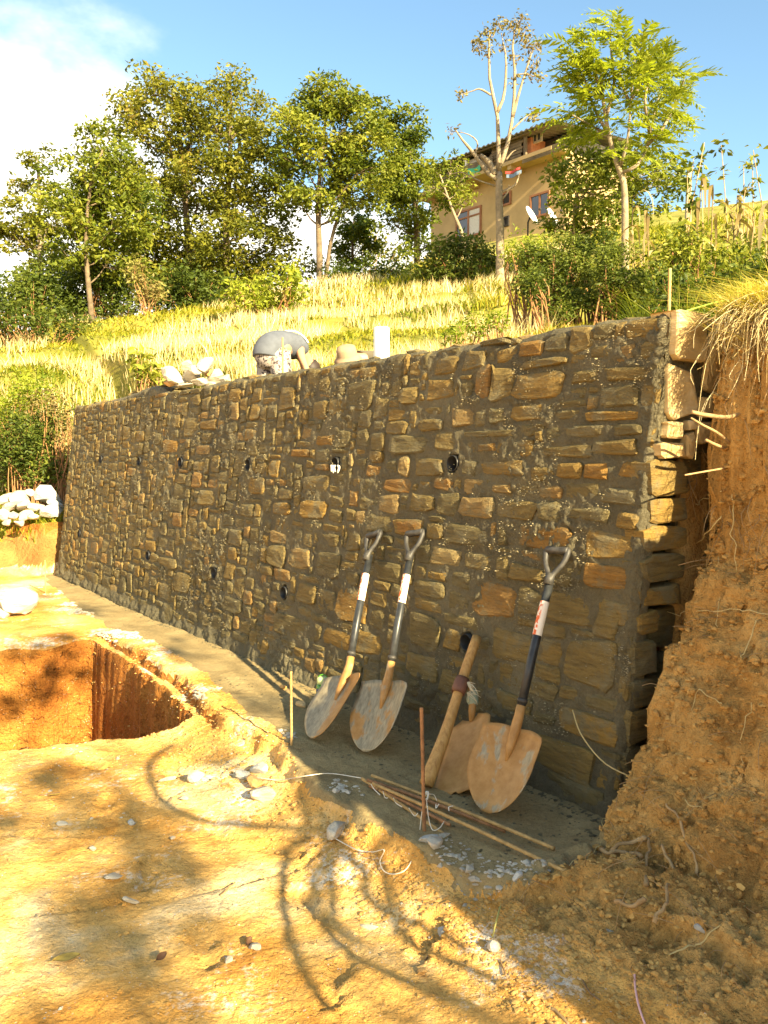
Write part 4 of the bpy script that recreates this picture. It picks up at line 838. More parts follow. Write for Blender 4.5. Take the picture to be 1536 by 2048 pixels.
def house():
    base = hpt(0, 0, 11.3)
    root = empty('hill_house', base, 'tan two storey house with overhanging balcony and rusty sheet roof on the hill', 'house')
    SL = hpx(860, 403)[1]; ROOF = hpx(885, 327, 1.1)[1]; LEN = 8.7
    mb = MB(); hbox(mb, 0, LEN, -5, 0, 10.0, SL); wpart(mb, 'wall', M['plaster'], root, False)
    mb = MB(); hbox(mb, -.35, LEN, -5.1, 1.0, SL, SL + .16); wpart(mb, 'balcony_slab', M['plaster'], root, False)
    for s in (0.2, 3.2, 6.1, 9.0): mb = MB(); hbox(mb, s, s + .22, 0.003, .9, SL - .18, SL - .002); wpart(mb, 'beam', M['plaster'], root, False)
    mb = MB(); hbox(mb, .3, LEN - .2, -4.8, -.45, SL + .162, ROOF - .05); wpart(mb, 'upper_wall', M['dark'], root, False)  # near-black colour stands for the deep shade behind the balcony
    # roof: corrugated sheet with fall to the front
    mb = MB(); ss = np.linspace(-.6, LEN + .2, 140); V = []
    for m, z in ((1.25, ROOF), (-5.2, ROOF + .5)):
        for s in ss: V.append(hpt(s, m, z + .035 * math.sin(s * 22)))
    n = len(ss); V = np.array(V); V = np.concatenate([V, V - [0, 0, .05]])
    q = [(i, i + 1, n + i + 1, n + i) for i in range(n - 1)] + [(2 * n + i, 3 * n + i, 3 * n + i + 1, 2 * n + i + 1) for i in range(n - 1)] + [(i, 2 * n + i, 2 * n + i + 1, i + 1) for i in range(n - 1)]
    mb.add(V, q); wpart(mb, 'roof', M['roof'], root, False)
    mb = MB(); hbox(mb, -.5, LEN, .98, 1.08, ROOF - .12, ROOF - .05); wpart(mb, 'fascia', M['plankm'], root, False)
    for x, y in ((905, 322), (955, 302), (1012, 285), (1048, 268)):
        s, _ = hpx(x, y, .9); mb = MB(); hbox(mb, s, s + .12, .8, .92, SL + .16, ROOF - .06); wpart(mb, 'post', M['plankm'], root, False)
    # planks of the balcony parapet and the upper boarding, each its own board
    for (xa, ya, xb, yb, m, nn) in ((983, 318, 1045, 268, .78, 7), (985, 352, 1095, 300, .93, 5), (1045, 345, 1130, 270, .93, 5)):
        s0, _ = hpx(xa, ya, m); s1, _ = hpx(xb, yb, m); z1 = hpx(xa, ya - (28 if nn == 7 else 18), m)[1]; z0 = max(SL + .17, hpx(xa, ya + 16, m)[1]); dz = (z1 - z0) / nn
        for k in range(nn):
            mb = MB(); o = random.uniform(-.02, .02); hbox(mb, s0 + random.uniform(-.1, .1), s1 + random.uniform(-.1, .1), m + o, m + o + .03, z0 + k * dz + .012, z0 + (k + 1) * dz - .012); wpart(mb, 'plank', M['plankm'], root, False)
    s0, _ = hpx(850, 400, .95); s1, _ = hpx(985, 352, .95)
    for k in range(4): mb = MB(); hbox(mb, s0, s1, .93 + .01 * (k % 2), .97, SL + .17 + k * .13, SL + .29 + k * .13); wpart(mb, 'plank', M['plankm'], root, False)
    # brick pier and upper window
    s, _ = hpx(1047, 275, .5); s1, _ = hpx(1063, 270, .5); mb = MB(); hbox(mb, s, s1, -.45, .5, SL + .16, ROOF - .06); wpart(mb, 'brick_pier', M['brickm'], root, False)
    def win(x0, y0, x1, y1, m, name='window', cols=2, rows=1, fr='woodbrown', pane='glass', curtain=False):
        sa, za = hpx(x0, y0, m); sb, zb = hpx(x1, y1, m); z1 = max(za, zb); z0 = min(za, zb); z1, z0 = hpx((x0 + x1) / 2, y0, m)[1], hpx((x0 + x1) / 2, y1, m)[1]
        mb = MB(); t = .09
        for a, b, c, d in ((sa, sb, z1 - t, z1), (sa, sb, z0, z0 + t), (sa, sa + t, z0 + t, z1 - t), (sb - t, sb, z0 + t, z1 - t)): hbox(mb, a, b, m - .02, m + .07, c, d)
        for k in range(1, cols): c = sa + (sb - sa) * k / cols; hbox(mb, c - .045, c + .045, m - .02, m + .06, z0 + t, z1 - t)
        if rows > 1: c = z0 + (z1 - z0) * .72; hbox(mb, sa + t, sb - t, m - .02, m + .055, c - .04, c + .04)
        f = wpart(mb, name, M[fr], root, False)
        for k in range(cols):
            a = sa + (sb - sa) * k / cols; b = sa + (sb - sa) * (k + 1) / cols; p = MB(); hbox(p, a + .03, b - .03, m + .004, m + .02, z0 + .05, z1 - .05)
            o = p.build('pane', M['greycloth' if curtain and k == cols - 1 else pane], None, False); o.parent = f; o.matrix_parent_inverse = root.matrix_basis if False else Matrix()
            o.matrix_parent_inverse = (root.matrix_basis @ f.matrix_parent_inverse).inverted()
    win(913, 418, 963, 475, 0.003, 'door', 2, 2, curtain=True); win(1061, 386, 1100, 434, 0.003, 'window', 2, 1)
    win(1005, 384, 1023, 411, 0.003, 'window', 1, 1, 'woodbrown', 'dark'); win(1008, 433, 1019, 453, 0.003, 'window', 1, 1, 'dark', 'dark'); win(1066, 262, 1085, 286, .3, 'window', 2, 1, 'concrete', 'glass')
    # white post, hung sheet and green cloth on the balcony
    s0, z0 = hpx(928, 345, .85); s1, z1 = hpx(934, 312, .85); mb = MB(); hbox(mb, s0, s1, .8, .9, SL + .17, ROOF - .07); wpart(mb, 'white_post', M['whitep'], root, False)
    s0, _ = hpx(935, 330, .7); s1, _ = hpx(960, 320, .7); mb = MB(); hbox(mb, s0, s1, .6, .66, SL + .17, ROOF - .12); wpart(mb, 'hung_sheet', M['greycloth'], root, False)
    def cloth(name, x0, x1, ytop, ybot, m, mt):
        s0, za = hpx(x0, ytop, m); s1, _ = hpx(x1, ytop, m); zb = hpx(x0, ybot, m)[1]; ss = np.linspace(s0, s1, 16); zz = np.linspace(za, zb, 5); V = [hpt(s, m + .05 * math.sin(s * 9 + z * 2), z - .05 * math.sin((s - s0) / (s1 - s0) * 3.1)) for z in zz for s in ss]
        V = np.array(V); q = [(r * 16 + i, (r + 1) * 16 + i, (r + 1) * 16 + i + 1, r * 16 + i + 1) for r in range(4) for i in range(15)]; k = len(V)
        V = np.concatenate([V, V - np.array([*(HM * .015), 0])]); q += [tuple(k + j for j in f[::-1]) for f in q]
        return MB().add(V, q).build(name, M[mt], None)
    o = cloth('green_cloth', 936, 962, 338, 350, 1.02, 'greencloth'); tag(o, 'green cloth hung over the balcony boards beside the white post', 'cloth')
    o = cloth('red_cloth', 1012, 1040, 343, 348, 1.02, 'redcloth'); tag(o, 'strip of red cloth drying on the balcony edge', 'cloth')
    o = cloth('blue_cloth', 1014, 1042, 349, 356, 1.05, 'bluecloth'); tag(o, 'blue grey cloth drying under the red strip', 'cloth')
    s, z = hpx(860, 382, .5); mb = MB(); lathe(mb, [(0, 0), (.36, 0), (.38, .05), (.36, .3), (.38, .55), (.36, .75), (.1, .82), (0, .82)], 18, None, hpt(s, .5, SL + .16)); o = mb.build('water_drum', M['tank'], None); tag(o, 'pale green water drum on the left end of the balcony', 'drum')
    for i, (x, y) in enumerate(((970, 287), (1047, 247))):
        s, z = hpx(x, y, -1.5); mb = MB(); zr = ROOF + .45; hbox(mb, s - .3, s + .3, -1.8, -1.3, zr - .1, zr + .45); hbox(mb, s - .36, s + .36, -1.86, -1.24, zr + .452, zr + .52); wpart(mb, 'chimney', M['concrete'], root, False)
    # satellite dishes in front of the wall
    for i, (x, y) in enumerate(((1062, 431), (1104, 434))):
        c = np.array(at_y(x, y, 36.0 - i)); ax = np.array([.75, -.5, .45]); ax /= np.linalg.norm(ax)
        rt = empty('satellite_dish', c - [0, 0, 1.0], ['white satellite dish in front of the lower window', 'stained satellite dish right of the white one'][i], 'satellite dish', 'satellite dishes at the house')
        mb = MB(); pr = [(r, .32 * r * r) for r in np.linspace(0, .42, 8)]; lathe(mb, pr + [(.425, .045), (.41, .02)] + [(r, .32 * r * r - .02) for r in np.linspace(.4, 0, 6)], 24, ax, c); wpart(mb, 'dish', M['whitep'], rt)
        mb = MB(); tube(mb, [c - ax * .02, c - ax * .15 - [0, 0, .2], c - ax * .15 - [0, 0, 1.2]], .035, 8); wpart(mb, 'mast', M['dark'], rt)
        mb = MB(); x_, y_ = frame(ax); tube(mb, [c - y_ * .4, c + ax * .45], .014, 6); lathe(mb, [(0, -.06), (.05, -.05), (.05, .05), (0, .06)], 10, ax, c + ax * .45); wpart(mb, 'feed_arm', M['dark'], rt)
house()
def pole():
    P = at_y(1377, 400, 22); P[2] = float(gz(P[0], P[1])) - .1; T = at_y(1377, 336, 22)
    rt = empty('utility_pole', P, 'square grey concrete utility pole above the maize patch', 'pole'); mb = MB(); w = .045
    V = [];
    for z, ww in ((P[2], .07), (T[2], .05)): V += [(P[0] + a * ww, P[1] + b * ww, z) for a, b in ((-1, -1), (1, -1), (1, 1), (-1, 1))]
    mb.add(V, [(0, 1, 5, 4), (1, 2, 6, 5), (2, 3, 7, 6), (3, 0, 4, 7), (4, 5, 6, 7)]); wpart(mb, 'shaft', M['concrete'], rt, False)
    mb = MB(); box(mb, (P[0] - .02, P[1] - .11, T[2] - .12), (.04, 0, 0), (0, .05, 0), (0, 0, .06)); wpart(mb, 'bracket', M['dark'], rt, False)
pole()

# ------------------------------------------------------------------ tools leaning on the wall
def m_blade(name, mud_amt, seed, mx=0.0):
    m, N, L, b = new_mat(name); tc = N.new('ShaderNodeTexCoord'); p = tc.outputs['Object']
    steel = ramp(N, L, noise(N, L, scaled(N, L, p, (8, 2, 8)), 9, 5, .6), [(.3, (.22, .18, .11)), (.7, (.42, .35, .22))])
    mud = ramp(N, L, noise(N, L, p, 16, 5, .6), [(.3, (.30, .15, .04)), (.7, (.46, .26, .09))])
    k = noise(N, L, scaled(N, L, p, (1, .6, 1)), 7 + seed * .7, 5, .6)
    if mx: sx = N.new('ShaderNodeSeparateXYZ'); L.new(p, sx.inputs[0]); ma = N.new('ShaderNodeMath'); ma.operation = 'MULTIPLY_ADD'; ma.inputs[1].default_value = mx; L.new(sx.outputs[0], ma.inputs[0]); L.new(k, ma.inputs[2]); k = ma.outputs[0]
    mk = ramp(N, L, k, [(max(0.02, .62 - mud_amt), (0, 0, 0)), (max(.06, .68 - mud_amt), (1, 1, 1))])
    L.new(mixc(N, L, mk, steel, mud), b.inputs['Base Color'])
    inv = N.new('ShaderNodeMath'); inv.operation = 'SUBTRACT'; inv.inputs[0].default_value = .3; L.new(mk, inv.inputs[1]); L.new(inv.outputs[0], b.inputs['Metallic'])
    b.inputs['Roughness'].default_value = .48; bump(N, L, b, noise(N, L, p, 60, 4), .3, .002); return m
M['shaft'] = simple('black_fibreglass', (0.025, 0.027, 0.028), .38, var=.4, scale=30)
M['grip'] = simple('worn_black_grip', (0.045, 0.042, 0.036), .55, var=.5, scale=30)
def m_label():
    m, N, L, b = new_mat('shaft_sticker'); tc = N.new('ShaderNodeTexCoord'); p = tc.outputs['Object']; sp = N.new('ShaderNodeSeparateXYZ'); L.new(p, sp.inputs[0])
    v = noise(N, L, scaled(N, L, p, (60, 34, 60)), 1.3, 3, .6); red = ramp(N, L, v, [(.44, (0, 0, 0)), (.48, (1, 1, 1))])
    side = ramp(N, L, sp.outputs[0], [(.004, (1, 1, 1)), (.009, (0, 0, 0))]); c = mixc(N, L, mixc(N, L, 1.0, red, side, 'MULTIPLY'), (.80, .72, .58), (.68, .13, .03)); L.new(c, b.inputs['Base Color']); b.inputs['Roughness'].default_value = .5; return m
M['sticker'] = m_label()
def shovel(tip_px, grip_px, label, mud, seed, roll=0.0, tip_z=.012, crank=.05, mx=0.0):
    T = at_z(*tip_px, tip_z); G = on_wall(*grip_px, .035); L = np.linalg.norm(G - T); y = (G - T) / L
    out = np.array([NW[0], NW[1], 0.0]); z = out - y * (out @ y); z /= np.linalg.norm(z); x = np.cross(y, z)
    if roll: c, s = math.cos(roll), math.sin(roll); x, z = x * c + z * s, z * c - x * s
    rt = empty('shovel', T, label, 'shovel', 'shovels leaning on the wall'); rt.rotation_euler = Matrix((tuple(x), tuple(y), tuple(z))).transposed().to_euler()
    k = L / 1.06; Lb = .328 * k; Wd = .150 * k
    # blade: dished, round pointed, with rolled shoulders
    mb = MB(); na, nb = 17, 22; V = []
    for side in (0, 1):
        for j in range(nb):
            t = j / (nb - 1); hw = Wd * (min(1, math.sin(math.pi / 2 * min(1, (t + .004) / .60)) ** .52)) * (1 - .05 * t)
            for i in range(na):
                a = i / (na - 1) * 2 - 1; X = a * hw
                yy = t * Lb - (t > .9) * 0 + .018 * (1 - abs(a)) * sst(.8, 1, t) * 0 + .02 * k * (a * a) * sst(.5, 1, t) * -0.6 + .01 * k * math.sin(abs(a) * 3.1) * sst(.85, 1, t)
                Z = .042 * k * (X / Wd) ** 2 + .025 * k * (1 - t) ** 2 - .004 * t + .012 * k * math.exp(-((a) / .12) ** 2) * sst(.30, .75, t)
                if t > .96: Z += .008 * k
                Z -= crank * min(1, t * Lb / (.36 * k))
                V.append((X, yy, Z - side * .0035))
    q = []; n0 = na * nb
    for j in range(nb - 1):
        for i in range(na - 1):
            f = (j * na + i, j * na + i + 1, (j + 1) * na + i + 1, (j + 1) * na + i); q.append(f); q.append(tuple(n0 + c for c in f[::-1]))
    ring = [i for i in range(na)] + [j * na + na - 1 for j in range(1, nb)] + [(nb - 1) * na + i for i in range(na - 2, -1, -1)] + [j * na for j in range(nb - 2, 0, -1)]
    for i in range(len(ring)): a, b = ring[i], ring[(i + 1) % len(ring)]; q.append((b, a, n0 + a, n0 + b))
    mb.add(V, q).build('blade', m_blade('shovel_steel_%d' % seed, mud, seed, mx), rt)
    mb = MB(); ys = np.array([.20, .25, .30, .34, .38, .42]) * k; tube(mb, np.stack([0 * ys, ys, np.array([.008, .012, .016, .018, .018, .018]) * k - crank * np.minimum(1, ys / (.36 * k)) * np.where(ys > .36 * k, (L - ys) / (L - .36 * k), 1)], 1), np.array([.006, .016, .021, .0205, .019, .0185]) * k, 12); mb.build('socket', m_blade('socket_steel_%d' % seed, mud + .08, seed + 3), rt)
    mb = MB(); top = L - .115 * k; zo = lambda y: -crank * (L - y) / (L - .36 * k); tube(mb, [(0, .38 * k, .018 * k + zo(.38 * k)), (0, .6 * k, .017 * k + zo(.6 * k)), (0, top, .006 * k + zo(top))], [.0175 * k, .0185 * k, .0165 * k], 14); mb.build('shaft', M['shaft'], rt)
    mb = MB(); tube(mb, [(0, .43 * k, .018 * k + zo(.43 * k)), (0, .445 * k, .018 * k + zo(.445 * k))], .0205 * k, 14); mb.build('ferrule', M['grip'], rt)
    mb = MB(); tube(mb, [(0, .70 * k, .0145 * k + zo(.7 * k)), (0, .84 * k, .0105 * k + zo(.84 * k))], [.0192 * k, .0185 * k], 16, cap=False); mb.build('sticker', M['sticker'], rt)
    mb = MB(); h = .052 * k
    lathe(mb, [(0, -h), (.0155 * k, -h), (.017 * k, -h + .006), (.0155 * k, 0), (.017 * k, h - .006), (.0155 * k, h), (0, h)], 14, (1, 0, 0), (0, L, 0)); g_ = mb.build('grip_bar', M['grip'], rt)
    for s in (-1, 1):
        mb = MB(); tube(mb, curve_pts([(s * .004, top - .02 * k, .006 * k), (s * .012 * k, top + .012 * k, .005 * k), (s * .040 * k, top + .055 * k, .001), (s * h * .98, L - .02 * k, 0), (s * h * .97, L + .012 * k, 0)], 12), np.array([.014, .0135, .012, .011, .0105, .0105, .0105, .011, .012, .0125, .012, .008]) * k, 8); mb.build('grip_arm', M['grip'], rt)
    mb = MB(); tube(mb, [(0, top - .035 * k, .007 * k), (0, top + .012 * k, .005 * k)], [.0195 * k, .017 * k], 12); mb.build('grip_collar', M['grip'], rt)
    return rt, L
print('shovel lengths', shovel((634, 1480), (748, 1069), 'left shovel beside the green bottle, half its blade coated in orange clay', .18, 1, roll=-.10, crank=.10, mx=3.0)[1],
      shovel((738, 1506), (830, 1066), 'middle shovel with grey steel blade and clay in its hollow', .13, 2, roll=-.22, crank=.05)[1],
      shovel((980, 1627), (1115, 1101), 'near right shovel with clay covered blade in front of the hoe', .24, 4, roll=-.15, crank=.05)[1])
def m_wood(name, a, bb, axis_scale):
    m, N, L, b = new_mat(name); p = geo_pos(N); c = ramp(N, L, noise(N, L, scaled(N, L, p, axis_scale), 6, 5, .6, .4), [(.3, a), (.7, bb)]); L.new(c, b.inputs['Base Color']); b.inputs['Roughness'].default_value = .5; bump(N, L, b, noise(N, L, scaled(N, L, p, axis_scale), 20, 4), .25, .002); return m
M['handle'] = m_wood('worn_hoe_handle', (.30, .155, .045), (.52, .31, .10), (9, 9, 1.6))
M['leather'] = simple('dark_red_iron_eye', (0.13, 0.055, 0.03), .6, var=.4, scale=20)
M['rust'] = m_blade('rusty_clay_blade', .36, 6)
M['plastic'] = simple('grey_green_plastic', (0.33, 0.38, 0.27), .5, var=.2, scale=20)
M['fibre'] = simple('pale_fibre', (0.66, 0.60, 0.42), .8, var=.15)
def hoe():
    B = at_z(852, 1570, .02); T = on_wall(954, 1274, .05); rt = empty('digging_hoe', B, 'wooden handled digging hoe with square rusty blade behind the near right shovel', 'hoe')
    P = curve_pts([B, B + (T - B) * .35 + [0.006, 0, -.004], B + (T - B) * .7, T], 14); mb = MB(); tube(mb, P, np.array([.033, .034, .0325, .03, .028, .0265, .0255, .025, .025, .025, .025, .025, .025, .024]), 14); wpart(mb, 'handle', M['handle'], rt)
    ax = (T - B) / np.linalg.norm(T - B); k = np.argmin([abs(768 + F * p[0] / p[1] - 926) for p in P]); E = P[k]
    mb = MB(); lathe(mb, [(.026, -.04), (.033, -.042), (.037, -.02), (.037, .02), (.034, .042), (.026, .04)], 18, ax, E); wpart(mb, 'eye_ring', M['leather'], rt)
    Yb = at_z(915, 1585, .015)[1]; Ye = E[1] + .03
    cen = [(938, 1366, Ye), (945, 1395, Ye - .02), (943, 1440, Ye - .05), (936, 1500, (Ye - .05) * .55 + Yb * .45), (918, 1583, Yb)]
    Q = [at_y(x, y, Y) for x, y, Y in cen]
    mb = MB(); tube(mb, curve_pts([E, Q[0], Q[1], Q[2] + [0, 0, -.01]], 8), [.016, .018, .018, .017, .017, .018, .02, .012], 8); wpart(mb, 'neck', M['rust'], rt)
    mb = MB(); na, nb = 13, 16; path = curve_pts(Q[2:], nb); V = []
    for sd in (0, 1):
        for j in range(nb):
            t = j / (nb - 1); y = path[min(j + 1, nb - 1)] - path[max(j - 1, 0)]; y /= np.linalg.norm(y); zz = np.array([NW[0], NW[1], 0]) * .5 + np.array([-.2, -1, 0]) * .5; zz = zz - y * (zz @ y); zz /= np.linalg.norm(zz); x = np.cross(zz, y)
            hw = .128 * (1 - (1 - min(1, t / .13)) ** 2 * .62) * (1 + .06 * t)
            for i in range(na):
                a = i / (na - 1) * 2 - 1; jag = (.012 * vnoise(np.array(a * 6.0), np.array(1.3)) if j == nb - 1 else 0)
                V.append(path[j] + x * a * hw + y * float(jag) + zz * (.012 * a * a - sd * .005) - y * .012 * a * a * (t < .2))
    q = []; n0 = na * nb
    for j in range(nb - 1):
        for i in range(na - 1): f = (j * na + i, j * na + i + 1, (j + 1) * na + i + 1, (j + 1) * na + i); q.append(f[::-1]); q.append(tuple(n0 + c for c in f))
    ring = [i for i in range(na)] + [j * na + na - 1 for j in range(1, nb)] + [(nb - 1) * na + i for i in range(na - 2, -1, -1)] + [j * na for j in range(nb - 2, 0, -1)]
    for i in range(len(ring)): a, b = ring[i], ring[(i + 1) % len(ring)]; q.append((a, b, n0 + b, n0 + a))
    mb.add(V, q); wpart(mb, 'blade', M['rust'], rt)
    mb = MB(); v = rock_verts((.034, .028, .05), 71, ICO2, 6, .5); mb.add(v + Q[1], None, ICO2[1]); wpart(mb, 'plastic_wrap', M['plastic'], rt)
    mb = MB(); g = np.random.default_rng(5)
    for k in range(26):
        o = E + np.array([.032, -.02, .02 if k % 2 else -.03]); d = np.array([g.uniform(.3, 1), g.uniform(-.5, .1), g.uniform(-.9, .4)]); l = g.uniform(.03, .085); tube(mb, curve_pts([o, o + d * l * .5 + g.normal(0, .006, 3), o + d * l + g.normal(0, .012, 3) - [0, 0, .012]], 5), .0014, 4)
    wpart(mb, 'fibre_tuft', M['fibre'], rt)
hoe()
def m_green():
    m, N, L, b = new_mat('green_bottle_plastic'); b.inputs['Base Color'].default_value = (.10, .34, .03, 1); b.inputs['Roughness'].default_value = .2; b.inputs['Transmission Weight'].default_value = .35; b.inputs['Specular IOR Level'].default_value = .5; return m
M['green'] = m_green(); M['lid'] = simple('pale_green_lid', (.55, .66, .30), .35, var=.05); M['decal'] = simple('dark_blue_decal', (.05, .07, .16), .5)
def bottle():
    B = at_z(646, 1426, .008); rt = empty('water_bottle', B, 'green plastic water bottle with pale lid behind the left shovel', 'bottle')
    MB_ = MB(); lathe(MB_, [(0, 0), (.036, 0), (.041, .006), (.041, .06), (.038, .075), (.038, .105), (.041, .12), (.041, .155), (.036, .172), (.028, .178), (0, .178)], 24); MB_.build('body', M['green'], rt)
    m2 = MB(); lathe(m2, [(.030, .178), (.035, .180), (.036, .205), (.033, .214), (.020, .220), (0, .220)], 20); m2.build('lid', M['lid'], rt)
    m3 = MB(); tube(m3, [(math.cos(a) * .03, 0, .2 + math.sin(a) * .032) for a in np.linspace(.2, 2.94, 9)], .004, 6); m3.build('carry_loop', M['green'], rt)
    m4 = MB(); a = np.linspace(3.6, 4.5, 7); V = [(math.cos(t) * .0415, math.sin(t) * .0415, z) for z in (.085 + .045, .155) for t in a]; m4.add(V, [(i, i + 1, i + 8, i + 7) for i in range(6)]); m4.build('decal', M['decal'], rt)
bottle()

# ------------------------------------------------------------------ rebar, strings
M['rebar'] = simple('rusty_rebar', (0.27, 0.13, 0.05), .75, var=.45, scale=22, bmp=.002)
M['rebarlight'] = simple('ochre_rebar', (0.42, 0.26, 0.09), .75, var=.35, scale=22, bmp=.002)
M['string'] = simple('pale_string', (0.72, 0.66, 0.52), .8, var=.1)
M['greenstring'] = simple('green_nylon_line', (0.50, 0.80, 0.12), .6, var=.1)
def rebar(a, b, r, name, label, mat, group, mid=None):
    a, b = np.asarray(a), np.asarray(b); L = np.linalg.norm(b - a); n = int(L / .011); P = np.array([a + (b - a) * t for t in np.linspace(0, 1, n)])
    if mid is not None: P += np.sin(np.linspace(0, math.pi, n))[:, None] * np.asarray(mid)
    rr = np.where(np.arange(n) % 2 == 0, r * 1.12, r * .92); mb = MB(); tube(mb, P, rr, 8); return tag(mb.build(name, M[mat], None, True), label, 'rebar', group)
GR = 'steel stakes driven into the ground'
b = at_z(583, 1492, 0); rebar(b - [0, 0, .1], at_y(582, 1343, b[1]), .0065, 'rebar_stake', 'upright steel stake at the ledge edge left of the bottle', 'rebarlight', GR)
b = at_z(850, 1662, 0); rebar(b - [0, 0, .1], at_y(843, 1415, b[1] + .05), .0075, 'rebar_stake', 'leaning steel stake with string knotted at its foot before the hoe', 'rebar', GR)
STK = b
b = at_z(91, 1182, 0); rebar(b - [0, 0, .1], at_y(90, 1120, b[1]), .007, 'rebar_stake', 'thin steel stake near the far end of the ledge', 'rebarlight', GR)
b = at_y(566, 760, 7.1); rebar([b[0], b[1], 1.6], at_y(565, 675, 7.1), .0075, 'rebar_stake', 'steel stake behind the wall beside the bending person', 'rebarlight', GR)
b = on_wall(1338, 628, -.17); b[2] = float(top_h(np.array(.05))); STT = b; rebar(b - [0, 0, .15], at_y(1340, 537, b[1]), .0075, 'rebar_stake', 'steel stake on the near top corner of the wall with green line', 'rebarlight', GR)
G2 = 'steel rods lying on the ledge'
for (x0, y0, x1, y1, z0, z1, mt, lb) in ((744, 1551, 1108, 1697, .02, .03, 'rebarlight', 'rusty rod lying nearest the shovels'), (746, 1567, 1145, 1750, .04, .03, 'rebarlight', 'longest rusty rod reaching the earth bank'), (724, 1557, 961, 1721, .02, -.02, 'rebarlight', 'short rusty rod sticking out over the ledge edge'),
                                  (735, 1560, 1010, 1662, .03, .012, 'rebar', 'dark rod between the rod nearest the shovels and the longest one'), (740, 1572, 900, 1650, .012, .02, 'rebar', 'dark short rod under the bundle at the string')):
    rebar(at_z(x0, y0, z0), at_z(x1, y1, z1), .0075, 'rebar_rod', lb, mt, G2, (0, 0, .006))
def string(px, label, mat='string', r=.0022, name='string', dz=.02, cat='string'):
    pts = []
    for q in px:
        P = at_z(q[0], q[1], q[2] if len(q) > 2 else 0.0)
        if len(q) < 3:
            for _ in range(4): z = float(gz(P[0], P[1])) + dz; P = at_z(q[0], q[1], z)
        pts.append(P)
    mb = MB(); tube(mb, curve_pts(pts, 12 * len(pts)), r, 5); return tag(mb.build(name, M[mat], None), label, cat)
string([(848, 1592, .12), (842, 1640, .03), (835, 1690), (815, 1735), (790, 1748), (768, 1742), (760, 1722), (768, 1700), (745, 1704), (715, 1700), (690, 1688), (662, 1672)], 'loose white string running from the leaning stake over the ground')
string([(470, 1552), (520, 1556), (560, 1560), (610, 1552), (660, 1547), (722, 1556, .03)], 'thin pale wire lying from the stone cluster to the rods', name='wire', cat='wire')
string([(853, 1600, .10), (858, 1640, .04), (866, 1660, .02), (880, 1655, .02), (890, 1640, .025)], 'short white string end hanging below the knot')
string([(846, 1588, .13), (856, 1584, .135), (854, 1598, .12), (845, 1594, .125), (853, 1587, .13)], 'white knot tied round the leaning stake', r=.004, name='knot', cat='knot')
for i, pp in enumerate([[(742, 1568, .05), (748, 1578, .03), (760, 1590, .03)], [(766, 1583, .06), (770, 1595, .03), (776, 1596, .03)], [(787, 1596, .06), (792, 1606, .03), (804, 1614, .03)], [(818, 1616, .06), (824, 1626, .03), (830, 1632, .02), (836, 1626, .03)], [(872, 1608, .06), (872, 1616, .05), (878, 1608, .06)], [(898, 1622, .05), (898, 1614, .06), (906, 1612, .06)], [(858, 1588, .1), (868, 1590, .06), (874, 1602, .03)]]):
    string(pp, ['white binding tie at the left end of the rod bundle', 'second white tie from the left on the rods', 'third white tie from the left on the rods', 'tangled white tie left of the leaning stake', 'white tie just right of the leaning stake', 'white tie farthest right on the rods', 'white tie between stake knot and shovels'][i], name='binding_tie', cat='tie')
mb = MB(); tube(mb, curve_pts([STT + [0, 0, .01], at_y(1440, 603, STT[1] - .1) , at_y(1560, 584, STT[1] - .25)], 10), .0042, 5); tag(mb.build('green_line', M['greenstring'], None), 'green line stretched from the corner stake to the right edge', 'string')
mb = MB(); tube(mb, [STT + [0, 0, .01], at_y(1405, 633, STT[1] + .12), at_y(1445, 652, STT[1] + .05)], .0042, 5); tag(mb.build('green_line', M['greenstring'], None), 'green line from the corner stake down to the bank turf', 'string')

